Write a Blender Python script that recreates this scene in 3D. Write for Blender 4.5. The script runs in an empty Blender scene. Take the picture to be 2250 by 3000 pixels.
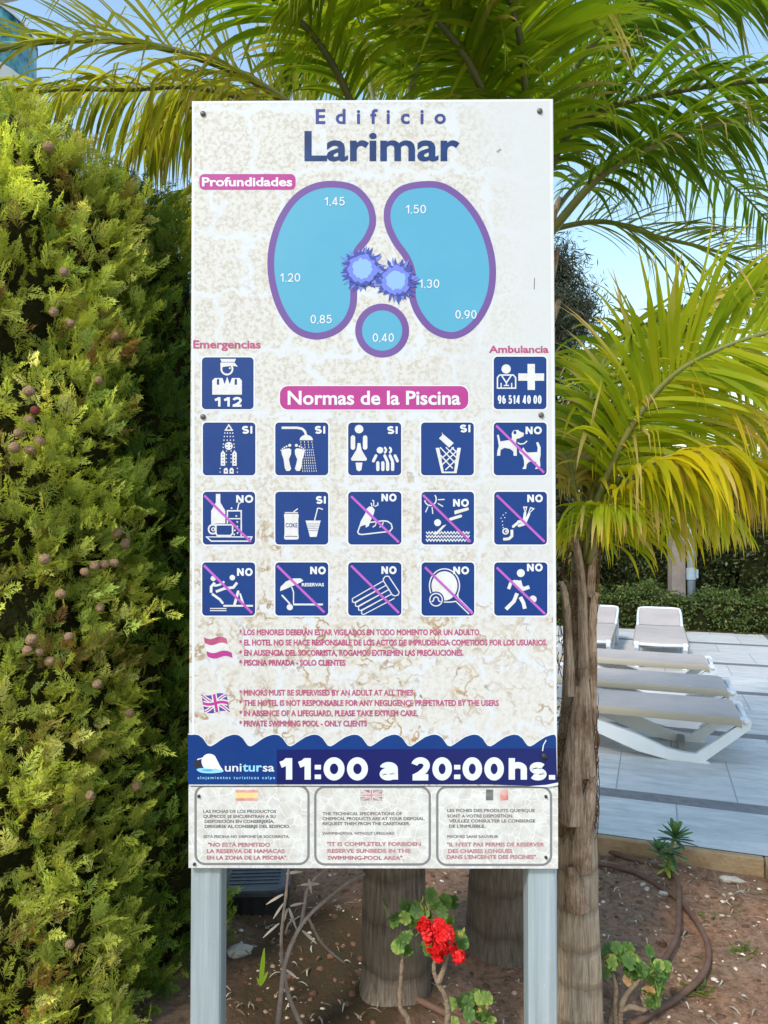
import bpy, math, random
import numpy as np
from mathutils import Vector, Matrix
from mathutils.geometry import tessellate_polygon

random.seed(7)
RNG = np.random.default_rng(11)
scene = bpy.context.scene
COL = scene.collection

# ------------------------------------------------------------------ camera
EYE = 1.5
FPX = 2167.0                      # focal length in pixels of the 2250x3000 photograph
PITCH = math.radians(1.2)
cam_data = bpy.data.cameras.new('camera')
cam = bpy.data.objects.new('camera', cam_data)
COL.objects.link(cam)
cam.location = (0, 0, EYE)
cam.rotation_euler = (math.radians(90) + PITCH, 0, 0)
cam_data.sensor_fit = 'VERTICAL'
cam_data.sensor_height = 36.0
cam_data.lens = 36.0 * FPX / 3000.0
cam_data.clip_start = 0.05
cam_data.clip_end = 2000
scene.camera = cam

# ------------------------------------------------------------------ light
SUN_EL = math.radians(44)
SUN_DIR = Vector((-0.56, -0.83, 0)).normalized()          # towards the sun, seen from above
world = bpy.data.worlds.new('World')
scene.world = world
world.use_nodes = True
wn = world.node_tree
bg = wn.nodes['Background']
sky = wn.nodes.new('ShaderNodeTexSky')
sky.sky_type = 'NISHITA'
sky.sun_disc = False
sky.sun_elevation = SUN_EL
sky.sun_rotation = math.atan2(SUN_DIR.x, SUN_DIR.y)
sky.air_density = 2.0
sky.dust_density = 1.0
sky.ozone_density = 4.0
wn.links.new(sky.outputs[0], bg.inputs['Color'])
bg.inputs['Strength'].default_value = 0.15
sun_data = bpy.data.lights.new('sun', 'SUN')
sun_data.energy = 1.8
sun_data.angle = math.radians(8.0)
sun_data.color = (1.0, 0.95, 0.87)
sun = bpy.data.objects.new('sun', sun_data)
COL.objects.link(sun)
sun.location = (-6, -4, 8)
_sd = Vector((SUN_DIR.x * math.cos(SUN_EL), SUN_DIR.y * math.cos(SUN_EL), math.sin(SUN_EL)))
sun.rotation_euler = _sd.to_track_quat('Z', 'Y').to_euler()
scene.view_settings.view_transform = 'Standard'
scene.view_settings.look = 'None'
scene.view_settings.gamma = 1.0
scene.view_settings.exposure = 0.8

# ------------------------------------------------------------------ helpers
def ray(px, py):
    x = (px - 1125.0) / FPX
    u = (1500.0 - py) / FPX
    c, s = math.cos(PITCH), math.sin(PITCH)
    return Vector((x, c - s * u, s + c * u))

def K(px, py, Y):                 # point of the vertical plane Y on the line of sight through a photo pixel
    d = ray(px, py)
    t = Y / d.y
    return Vector((d.x * t, Y, EYE + d.z * t))

def G(px, py, z=0.0):             # point at height z
    d = ray(px, py)
    t = (z - EYE) / d.z
    return Vector((d.x * t, d.y * t, z))

ROT = math.radians(-20)           # the terrace runs 20 degrees off the picture plane
TV = Vector((math.cos(ROT), math.sin(ROT), 0))
NV = Vector((-math.sin(ROT), math.cos(ROT), 0))
def TN(t, n, z=0.0):
    return Vector((TV.x * t + NV.x * n, TV.y * t + NV.y * n, z))

def lin(r, g, b):
    def f(c):
        c /= 255.0
        return c / 12.92 if c <= 0.04045 else ((c + 0.055) / 1.055) ** 2.4
    return (f(r), f(g), f(b), 1.0)

def mesh_from(name, verts, faces, mats, mi=None, smooth=False, cols=None):
    me = bpy.data.meshes.new(name)
    me.from_pydata([tuple(v) for v in verts], [], faces)
    for m in (mats if isinstance(mats, (list, tuple)) else [mats]):
        me.materials.append(m)
    if mi is not None:
        me.polygons.foreach_set('material_index', mi)
    if smooth:
        me.polygons.foreach_set('use_smooth', [True] * len(me.polygons))
    if cols is not None:
        ca = me.color_attributes.new('Col', 'FLOAT_COLOR', 'POINT')
        ca.data.foreach_set('color', np.asarray(cols, dtype=np.float32).ravel())
    me.update()
    return me

def mesh_np(name, V, F, mat, cols=None, smooth=False):     # V (n,3), F (m,k) numpy: one mesh of k-gons
    me = bpy.data.meshes.new(name)
    n, (m, k) = len(V), F.shape
    me.vertices.add(n)
    me.vertices.foreach_set('co', V.astype(np.float32).ravel())
    me.loops.add(m * k)
    me.loops.foreach_set('vertex_index', F.astype(np.int32).ravel())
    me.polygons.add(m)
    me.polygons.foreach_set('loop_start', np.arange(0, m * k, k, dtype=np.int32))
    me.polygons.foreach_set('loop_total', np.full(m, k, dtype=np.int32))
    me.update(calc_edges=True)
    me.validate()
    me.materials.append(mat)
    if smooth:
        me.polygons.foreach_set('use_smooth', np.ones(len(me.polygons), dtype=bool))
    if cols is not None:
        ca = me.color_attributes.new('Col', 'FLOAT_COLOR', 'POINT')
        ca.data.foreach_set('color', cols.astype(np.float32).ravel())
    return me

def world_loc(o):
    v = Vector((0, 0, 0))
    while o is not None:
        v = v + o.location
        o = o.parent
    return v

def obj(name, me, parent=None, label=None, local=False):
    o = bpy.data.objects.new(name, me)
    COL.objects.link(o)
    if parent is not None:
        o.parent = parent
        if not local:                       # mesh given in world coordinates
            o.location = -world_loc(parent)
    if label:
        o['label'] = label
    return o

def tag(o, label, cat, group=None):
    o['label'] = label
    o['category'] = cat
    if group:
        o['group'] = group
    return o

def thing(name, label, cat, loc=(0, 0, 0), rz=0.0, group=None):
    o = bpy.data.objects.new(name, None)
    o.empty_display_size = 0.1
    COL.objects.link(o)
    o.location = loc
    o.rotation_euler = (0, 0, rz)
    return tag(o, label, cat, group)

def struct(name, me):
    o = obj(name, me)
    o['kind'] = 'structure'
    return o

def stuff(name, me, label=None):
    o = obj(name, me)
    o['kind'] = 'stuff'
    if label:
        o['label'] = label
    return o

class MB:                                   # mesh builder: quads and n-gons with material index
    def __init__(self):
        self.v, self.f, self.m = [], [], []
    def add(self, verts, faces, mi=0):
        b = len(self.v)
        self.v += [Vector(p) for p in verts]
        self.f += [tuple(i + b for i in f) for f in faces]
        self.m += [mi] * len(faces)
    def box(self, lo, hi, mi=0, bev=0.0, M=None):
        x0, y0, z0 = lo
        x1, y1, z1 = hi
        if bev <= 0:
            vs = [(x0, y0, z0), (x1, y0, z0), (x1, y1, z0), (x0, y1, z0), (x0, y0, z1), (x1, y0, z1), (x1, y1, z1), (x0, y1, z1)]
            fs = [(3, 2, 1, 0), (4, 5, 6, 7), (0, 1, 5, 4), (1, 2, 6, 5), (2, 3, 7, 6), (3, 0, 4, 7)]
        else:
            b = bev
            vs, idx = [], {}
            for sx in (0, 1):
                for sy in (0, 1):
                    for sz in (0, 1):
                        X, Y, Z = (x0, x1)[sx], (y0, y1)[sy], (z0, z1)[sz]
                        dx, dy, dz = (b, -b)[sx], (b, -b)[sy], (b, -b)[sz]
                        for ax, p in enumerate(((X, Y + dy, Z + dz), (X + dx, Y, Z + dz), (X + dx, Y + dy, Z))):
                            idx[(sx, sy, sz, ax)] = len(vs)
                            vs.append(p)
            q = lambda *a: idx[a]
            fs = []
            for s in (0, 1):
                fs.append([q(s, 0, 0, 0), q(s, 1, 0, 0), q(s, 1, 1, 0), q(s, 0, 1, 0)][::(1 if s else -1)])
                fs.append([q(0, s, 0, 1), q(0, s, 1, 1), q(1, s, 1, 1), q(1, s, 0, 1)][::(1 if s else -1)])
                fs.append([q(0, 0, s, 2), q(1, 0, s, 2), q(1, 1, s, 2), q(0, 1, s, 2)][::(1 if s else -1)])
            for a in (0, 1):
                for c in (0, 1):
                    fs.append([q(a, c, 0, 0), q(a, c, 1, 0), q(a, c, 1, 1), q(a, c, 0, 1)])
                    fs.append([q(a, 0, c, 0), q(a, 1, c, 0), q(a, 1, c, 2), q(a, 0, c, 2)])
                    fs.append([q(0, a, c, 1), q(1, a, c, 1), q(1, a, c, 2), q(0, a, c, 2)])
            for sx in (0, 1):
                for sy in (0, 1):
                    for sz in (0, 1):
                        fs.append([q(sx, sy, sz, 0), q(sx, sy, sz, 1), q(sx, sy, sz, 2)])
        if M is not None:
            vs = [M @ Vector(p) for p in vs]
        self.add(vs, fs, mi)
    def tube(self, pts, rad, n=8, mi=0, caps=True, squash=1.0):
        pts = [Vector(p) for p in pts]
        rs = rad if isinstance(rad, (list, tuple)) else [rad] * len(pts)
        rings, up = [], None
        for i, p in enumerate(pts):
            t = (pts[min(i + 1, len(pts) - 1)] - pts[max(i - 1, 0)])
            t = t.normalized() if t.length > 1e-9 else Vector((0, 0, 1))
            if up is None:
                up = Vector((0, 0, 1)) if abs(t.z) < 0.9 else Vector((0, 1, 0))
            a = t.cross(up)
            a = a.normalized() if a.length > 1e-6 else t.orthogonal().normalized()
            b = a.cross(t).normalized()
            up = b
            rings.append([p + (a * math.cos(2 * math.pi * k / n) + b * squash * math.sin(2 * math.pi * k / n)) * rs[i] for k in range(n)])
        vs = [q for r in rings for q in r]
        fs = []
        for i in range(len(rings) - 1):
            for k in range(n):
                fs.append((i * n + k, i * n + (k + 1) % n, (i + 1) * n + (k + 1) % n, (i + 1) * n + k))
        if caps:
            fs.append(tuple(range(n))[::-1])
            fs.append(tuple((len(rings) - 1) * n + k for k in range(n)))
        self.add(vs, fs, mi)
    def prism(self, poly, a, b, mi=0, M=None):         # polygon in (x,z) swept from y=a to y=b
        n = len(poly)
        vs = [(p[0], a, p[1]) for p in poly] + [(p[0], b, p[1]) for p in poly]
        fs = []
        for tri in tessellate_polygon([[Vector((p[0], p[1], 0)) for p in poly]]):
            fs.append(tuple(tri))
            fs.append(tuple(i + n for i in tri)[::-1])
        fs += [(i, (i + 1) % n, n + (i + 1) % n, n + i) for i in range(n)]
        if M is not None:
            vs = [M @ Vector(p) for p in vs]
        self.add(vs, fs, mi)
    def mesh(self, name, mats, smooth=False):
        return mesh_from(name, self.v, self.f, mats, self.m, smooth)

def smooth_path(pts, n):                                # Catmull-Rom through the points
    P = [Vector(p) for p in pts]
    P = [P[0] * 2 - P[1]] + P + [P[-1] * 2 - P[-2]]
    out, m = [], len(P) - 3
    for i in range(n):
        u = i / (n - 1) * m
        k = min(int(u), m - 1)
        t = u - k
        a, b, c, d = P[k], P[k + 1], P[k + 2], P[k + 3]
        out.append(0.5 * ((2 * b) + (c - a) * t + (2 * a - 5 * b + 4 * c - d) * t * t + (3 * b - a - 3 * c + d) * t ** 3))
    return out

# ------------------------------------------------------------------ materials
def mat(name, color, rough=0.6, spec=0.3, metal=0.0, noise=None, bump=None):
    """plain principled; noise=(scale, amount[, second colour]) mottles the colour, bump=(scale, strength)"""
    m = bpy.data.materials.new(name)
    m.use_nodes = True
    t = m.node_tree
    p = t.nodes['Principled BSDF']
    p.inputs['Base Color'].default_value = color
    p.inputs['Roughness'].default_value = rough
    p.inputs['Specular IOR Level'].default_value = spec
    p.inputs['Metallic'].default_value = metal
    if noise or bump:
        tc = t.nodes.new('ShaderNodeTexCoord')
    if noise:
        n = t.nodes.new('ShaderNodeTexNoise')
        n.inputs['Scale'].default_value = noise[0]
        n.inputs['Detail'].default_value = 6
        n.inputs['Roughness'].default_value = 0.65
        t.links.new(tc.outputs['Object'], n.inputs['Vector'])
        mx = t.nodes.new('ShaderNodeMix')
        mx.data_type = 'RGBA'
        mx.inputs[6].default_value = color
        mx.inputs[7].default_value = noise[2] if len(noise) > 2 else tuple(c * 0.5 for c in color[:3]) + (1,)
        rp = t.nodes.new('ShaderNodeMapRange')
        rp.inputs[1].default_value = 0.35
        rp.inputs[2].default_value = 0.7
        rp.inputs[4].default_value = noise[1]
        t.links.new(n.outputs['Fac'], rp.inputs[0])
        t.links.new(rp.outputs[0], mx.inputs[0])
        t.links.new(mx.outputs[2], p.inputs['Base Color'])
    if bump:
        n2 = t.nodes.new('ShaderNodeTexNoise')
        n2.inputs['Scale'].default_value = bump[0]
        n2.inputs['Detail'].default_value = 5
        t.links.new(tc.outputs['Object'], n2.inputs['Vector'])
        b = t.nodes.new('ShaderNodeBump')
        b.inputs['Strength'].default_value = bump[1]
        b.inputs['Distance'].default_value = 0.02
        t.links.new(n2.outputs['Fac'], b.inputs['Height'])
        t.links.new(b.outputs['Normal'], p.inputs['Normal'])
    return m

def leaf_mat(name, trans=0.4, rough=0.5, spec=0.35, gain=1.0):
    """leaf whose colour is stored per point in 'Col'; part of the light passes through"""
    m = bpy.data.materials.new(name)
    m.use_nodes = True
    t = m.node_tree
    p = t.nodes['Principled BSDF']
    out = t.nodes['Material Output']
    a = t.nodes.new('ShaderNodeAttribute')
    a.attribute_name = 'Col'
    t.links.new(a.outputs['Color'], p.inputs['Base Color'])
    p.inputs['Roughness'].default_value = rough
    p.inputs['Specular IOR Level'].default_value = spec
    tr = t.nodes.new('ShaderNodeBsdfTranslucent')
    g = t.nodes.new('ShaderNodeMix')
    g.data_type = 'RGBA'
    g.blend_type = 'MULTIPLY'
    g.inputs[0].default_value = 1.0
    g.inputs[7].default_value = (1.25 * gain, 1.2 * gain, 0.6 * gain, 1)
    t.links.new(a.outputs['Color'], g.inputs[6])
    t.links.new(g.outputs[2], tr.inputs['Color'])
    mx = t.nodes.new('ShaderNodeMixShader')
    mx.inputs[0].default_value = trans
    t.links.new(p.outputs[0], mx.inputs[1])
    t.links.new(tr.outputs[0], mx.inputs[2])
    t.links.new(mx.outputs[0], out.inputs['Surface'])
    return m

class NT:                                               # small node-graph helper
    def __init__(self, name):
        self.m = bpy.data.materials.new(name)
        self.m.use_nodes = True
        self.t = self.m.node_tree
        self.p = self.t.nodes['Principled BSDF']
        self.tc = self.t.nodes.new('ShaderNodeTexCoord')
    def L(self, a, b):
        self.t.links.new(a, b)
    def node(self, kind, **kw):
        n = self.t.nodes.new(kind)
        for k, v in kw.items():
            setattr(n, k, v)
        return n
    def setin(self, sock, v):
        if hasattr(v, 'is_output'):
            self.L(v, sock)
        else:
            sock.default_value = v
    def math(self, op, a, b=0.0, c=0.0):
        n = self.node('ShaderNodeMath', operation=op)
        for i, v in enumerate((a, b, c)):
            self.setin(n.inputs[i], v)
        return n.outputs[0]
    def noise(self, scale, detail=5, rough=0.6, vec=None, dist=0.0):
        n = self.node('ShaderNodeTexNoise')
        n.inputs['Scale'].default_value = scale
        n.inputs['Detail'].default_value = detail
        n.inputs['Roughness'].default_value = rough
        n.inputs['Distortion'].default_value = dist
        self.L(vec if vec is not None else self.tc.outputs['Object'], n.inputs['Vector'])
        return n
    def ramp(self, v, lo, hi, a=0.0, b=1.0, smooth=False):
        n = self.node('ShaderNodeMapRange')
        if smooth:
            n.interpolation_type = 'SMOOTHSTEP'
        self.setin(n.inputs[0], v)
        for i, x in enumerate((lo, hi, a, b)):
            self.setin(n.inputs[i + 1], x)
        return n.outputs[0]
    def mix(self, fac, a, b, blend='MIX'):
        n = self.node('ShaderNodeMix')
        n.data_type = 'RGBA'
        n.blend_type = blend
        self.setin(n.inputs[0], fac)
        self.setin(n.inputs[6], a)
        self.setin(n.inputs[7], b)
        return n.outputs[2]
    def scaled(self, sx, sy, sz):
        n = self.node('ShaderNodeMapping')
        n.inputs['Scale'].default_value = (sx, sy, sz)
        self.L(self.tc.outputs['Object'], n.inputs['Vector'])
        return n.outputs[0]
    def bump(self, h, strength=0.5, dist=0.01):
        b = self.node('ShaderNodeBump')
        b.inputs['Strength'].default_value = strength
        b.inputs['Distance'].default_value = dist
        self.L(h, b.inputs['Height'])
        self.L(b.outputs['Normal'], self.p.inputs['Normal'])

# ------------------------------------------------------------------ the notice board
SY = 1.84                                               # distance of the board's printed face
def m_board():
    g = NT('weathered_board_print')
    o = g.tc.outputs['Object']
    sep = g.node('ShaderNodeSeparateXYZ')
    g.L(o, sep.inputs[0])
    # printed masonry: warped brick joints, pale blue-white mortar, speckled stone
    wob = g.noise(9, 3, 0.6)
    vadd = g.node('ShaderNodeVectorMath', operation='MULTIPLY_ADD')
    g.L(wob.outputs['Color'], vadd.inputs[0])
    vadd.inputs[1].default_value = (0.17, 0.17, 0.17)
    g.L(o, vadd.inputs[2])
    sw = g.node('ShaderNodeCombineXYZ')
    s2 = g.node('ShaderNodeSeparateXYZ')
    g.L(vadd.outputs[0], s2.inputs[0])
    g.L(s2.outputs['X'], sw.inputs['X'])
    g.L(s2.outputs['Z'], sw.inputs['Y'])
    br = g.node('ShaderNodeTexBrick')
    br.inputs['Scale'].default_value = 1.0
    br.inputs['Brick Width'].default_value = 0.17
    br.inputs['Row Height'].default_value = 0.155
    br.inputs['Mortar Size'].default_value = 0.014
    br.inputs['Mortar Smooth'].default_value = 0.9
    g.L(sw.outputs[0], br.inputs['Vector'])
    mortar = br.outputs['Fac']
    sp = g.noise(95, 3, 0.7)
    speck = g.math('MULTIPLY', g.ramp(sp.outputs['Fac'], 0.47, 0.60), g.ramp(sep.outputs['Z'], 1.0, 1.7, .35, 1.0))
    stone = g.mix(speck, lin(204, 202, 198), lin(186, 180, 169))
    col = g.mix(mortar, stone, lin(203, 206, 210))
    # brown contour blotches, stronger to the foot of the board; the upper right has bleached to plain white
    n1 = g.noise(21, 3, 0.55, dist=0.3)
    ring = g.math('ABSOLUTE', g.math('SUBTRACT', n1.outputs['Fac'], 0.53))
    ring = g.ramp(ring, 0.010, 0.042, 1.0, 0.0)
    n2 = g.noise(52, 4, 0.65, dist=0.4)
    ring2 = g.ramp(n2.outputs['Fac'], 0.60, 0.64)
    brk = g.ramp(g.noise(15, 3, .6).outputs['Fac'], .42, .58, .15, 1.0)
    n3 = g.noise(5, 2)
    patch = g.ramp(n3.outputs['Fac'], 0.40, 0.60)
    down = g.ramp(sep.outputs['Z'], 1.85, 1.25, 0.2, 1.1)
    amt = g.math('MULTIPLY', g.math('MAXIMUM', g.math('MULTIPLY', g.math('MULTIPLY', ring, brk), 1.0), g.math('MULTIPLY', ring2, 0.45)), g.math('MULTIPLY', down, g.ramp(patch, 0, 1, 0.35, 1.0)))
    brown = g.mix(g.ramp(g.noise(30, 2).outputs['Fac'], 0.4, 0.6), lin(176, 150, 106), lin(146, 118, 82))
    col = g.mix(amt, col, brown)
    right = g.ramp(g.math('ADD', sep.outputs['X'], g.math('MULTIPLY', g.math('SUBTRACT', n3.outputs['Fac'], 0.5), 0.35)), 0.12, 0.34)
    top = g.ramp(sep.outputs['Z'], 1.15, 1.6)
    col = g.mix(g.math('MULTIPLY', g.math('MULTIPLY', right, top), 0.9), col, lin(198, 199, 200))
    g.L(col, g.p.inputs['Base Color'])
    g.p.inputs['Roughness'].default_value = 0.42
    g.p.inputs['Specular IOR Level'].default_value = 0.35
    return g.m

def m_faded(name, c, c2=None, amt=0.35, scale=14, rough=0.4):
    return mat(name, c, rough, 0.35, noise=(scale, amt, c2 if c2 else tuple(min(1, x * 1.35 + 0.02) for x in c[:3]) + (1,)))

M_BOARD = m_board()
M_WHITE = m_faded('print_white', lin(212, 213, 216), lin(190, 178, 160), 0.5, 60)
M_BORDER = mat('print_white_edge', lin(212, 214, 218), 0.45)
M_BLUE = m_faded('print_blue', lin(5, 50, 116), lin(12, 60, 126), 0.5, 9)
M_NAVY = m_faded('banner_navy', lin(18, 24, 88), lin(22, 34, 100), 0.6, 6, 0.3)
M_DKBLUE = m_faded('title_blue', lin(8, 36, 88), lin(20, 62, 122), 0.8, 12)
M_SLATE = m_faded('heading_blue', lin(52, 58, 124), None, 0.3)
M_PINK = m_faded('print_magenta', lin(168, 52, 130), lin(178, 72, 142), 0.5, 10)
M_BAR = m_faded('strike_violet', lin(176, 96, 192), lin(166, 78, 160), 0.8, 8)
M_RULE = m_faded('rules_magenta', lin(166, 62, 108), lin(186, 112, 138), 0.7, 45)
M_PALEPINK = m_faded('faded_rose', lin(166, 92, 108), lin(186, 150, 150), 0.8, 40)
M_GREYTXT = m_faded('faded_grey', lin(84, 80, 84), lin(140, 134, 132), 0.8, 40)
M_AQUA = m_faded('pool_aqua', lin(80, 156, 186), lin(90, 162, 188), 0.6, 5)
M_RIM = m_faded('pool_rim_purple', lin(104, 74, 140), lin(114, 84, 148), 0.6, 8)
M_BUSHD = mat('bush_indigo', lin(66, 78, 156))
M_BUSHM = mat('bush_violet', lin(108, 124, 206))
M_BUSHL = mat('bush_light', lin(134, 172, 234))
M_SKYTXT = mat('logo_sky', lin(140, 202, 240))
M_LOGOBLUE = mat('logo_wave', lin(72, 160, 214))
M_SHELL = mat('logo_shell', lin(226, 222, 228))
M_GALV = None
M_BOLT = mat('bolt_head', lin(104, 98, 96), 0.5, 0.4, 0.4)
M_BOLTD = mat('bolt_dark', lin(42, 40, 48), 0.5, 0.4)
M_TAN = mat('old_glue', lin(214, 194, 170), 0.7)

class Flat:
    """flat print on the board, drawn in photograph pixels; every shape sits a hair in front of the one before"""
    step = 2.0e-5
    def __init__(self, layer):
        self.v, self.f, self.m, self.mats = [], [], [], []
        self.d = layer * 0.0004
        self.box = (0, 0, 1, 1)
    def tile(self, x0, y0, x1, y1):
        self.box = (x0, y0, x1 - x0, y1 - y0)
        return self
    def w(self, p):
        x, y, a, b = self.box
        return (x + p[0] * a, y + p[1] * b)
    def mi(self, m):
        if m not in self.mats:
            self.mats.append(m)
        return self.mats.index(m)
    def put(self, pts, faces, m):
        self.d += Flat.step
        b = len(self.v)
        for p in pts:
            q = K(p[0], p[1], SY)
            q.y -= self.d
            self.v.append(q)
        k = self.mi(m)
        for f in faces:
            self.f.append(tuple(i + b for i in f))
            self.m.append(k)
    def poly(self, pts, m, unit=True):
        P = [self.w(p) if unit else p for p in pts]
        tris = tessellate_polygon([[Vector((p[0], -p[1], 0)) for p in P]])
        self.put(P, [tuple(t) for t in tris], m)
    def stroke(self, pts, wd, m, closed=False, unit=True, taper=None):
        P = [Vector(self.w(p) if unit else p) for p in pts]
        h = wd * (self.box[2] if unit else 1) / 2
        n = len(P)
        L, R = [], []
        for i in range(n):
            a = P[(i - 1) % n] if (closed or i > 0) else None
            c = P[(i + 1) % n] if (closed or i < n - 1) else None
            d1 = (P[i] - a).normalized() if a is not None else None
            d2 = (c - P[i]).normalized() if c is not None else None
            d = (d1 + d2) if (d1 is not None and d2 is not None) else (d1 if d1 is not None else d2)
            d = d.normalized() if d.length > 1e-6 else d1
            nrm = Vector((-d.y, d.x))
            k = 1.0
            if d1 is not None and d2 is not None:
                k = 1 / max(0.45, abs(d.dot(d1)))
            hh = h * (taper[i] if taper else 1)
            L.append(P[i] + nrm * hh * k)
            R.append(P[i] - nrm * hh * k)
        fs = [(i, (i + 1) % n, n + (i + 1) % n, n + i) for i in range(n if closed else n - 1)]
        self.put(L + R, fs, m)
    def ell(self, cx, cy, rx, ry, m, a0=0, a1=360, n=28, unit=True):
        pts = [(cx + rx * math.cos(math.radians(a0 + (a1 - a0) * i / n)), cy + ry * math.sin(math.radians(a0 + (a1 - a0) * i / n))) for i in range(n + (0 if a1 - a0 == 360 else 1))]
        self.poly(pts, m, unit)
    def arc(self, cx, cy, rx, ry, wd, m, a0=0, a1=360, n=28, unit=True):
        full = a1 - a0 == 360
        pts = [(cx + rx * math.cos(math.radians(a0 + (a1 - a0) * i / n)), cy + ry * math.sin(math.radians(a0 + (a1 - a0) * i / n))) for i in range(n + (0 if full else 1))]
        self.stroke(pts, wd, m, full, unit)
    def caps(self, a, b, wd, m):                       # round-ended limb
        A, B = Vector(a), Vector(b)
        d = (B - A).normalized()
        nr = Vector((-d.y, d.x)) * wd / 2
        ang = math.atan2(nr.y, nr.x)
        pts = [(A.x + wd / 2 * math.cos(ang + math.pi * i / 6), A.y + wd / 2 * math.sin(ang + math.pi * i / 6)) for i in range(7)]
        pts += [(B.x + wd / 2 * math.cos(ang + math.pi + math.pi * i / 6), B.y + wd / 2 * math.sin(ang + math.pi + math.pi * i / 6)) for i in range(7)]
        self.poly(pts, m)
    def rrect(self, x0, y0, x1, y1, r, m, unit=False):
        pts = []
        for cx, cy, a in ((x1 - r, y0 + r, -90), (x1 - r, y1 - r, 0), (x0 + r, y1 - r, 90), (x0 + r, y0 + r, 180)):
            pts += [(cx + r * math.cos(math.radians(a + 90 * i / 6)), cy + r * math.sin(math.radians(a + 90 * i / 6))) for i in range(7)]
        self.poly(pts, m, unit)
    def rframe(self, x0, y0, x1, y1, r, wd, m):
        pts = []
        for cx, cy, a in ((x1 - r, y0 + r, -90), (x1 - r, y1 - r, 0), (x0 + r, y1 - r, 90), (x0 + r, y0 + r, 180)):
            pts += [(cx + r * math.cos(math.radians(a + 90 * i / 6)), cy + r * math.sin(math.radians(a + 90 * i / 6))) for i in range(7)]
        self.stroke(pts, wd, m, True, False)
    def text(self, s, x0, x1, base, cap, m, bold=0.0, unit=False, fitw=True, slant=0.0, spacing=1.0):
        """lettering whose ink runs from x0 to x1 on the baseline, capitals 'cap' pixels tall"""
        if unit:
            (x0, base), (x1, _) = self.w((x0, base)), self.w((x1, base))
            cap *= self.box[3]
        cu = bpy.data.curves.new('lettering', 'FONT')
        cu.body = s
        cu.size = 1.0
        cu.resolution_u = 3
        cu.space_character = spacing
        cu.shear = slant
        if bold:
            cu.bevel_depth = bold
            cu.bevel_resolution = 0
        to = bpy.data.objects.new('lettering', cu)
        COL.objects.link(to)
        dg = bpy.context.evaluated_depsgraph_get()
        me = bpy.data.meshes.new_from_object(to.evaluated_get(dg))
        n = len(me.vertices)
        V = np.zeros(n * 3)
        me.vertices.foreach_get('co', V)
        V = V.reshape(-1, 3)
        F = [tuple(p.vertices) for p in me.polygons if p.normal.z > 0.05]
        xa, xb = V[:, 0].min(), V[:, 0].max()
        CAP = 0.7 + 2 * bold
        sy = cap / CAP
        sx = (x1 - x0) / (xb - xa)
        self.d += Flat.step * 4
        b = len(self.v)
        zm = V[:, 2].max()
        for x, y, z in V:
            q = K(x0 + (x - xa) * sx, base - (y + bold) * sy, SY)
            q.y -= self.d + Flat.step * 3 * (z / zm if zm > 1e-9 else 0)
            self.v.append(q)
        k = self.mi(m)
        for f in F:
            self.f.append(tuple(i + b for i in f))
            self.m.append(k)
        bpy.data.objects.remove(to)
        bpy.data.curves.remove(cu)
        bpy.data.meshes.remove(me)

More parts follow.
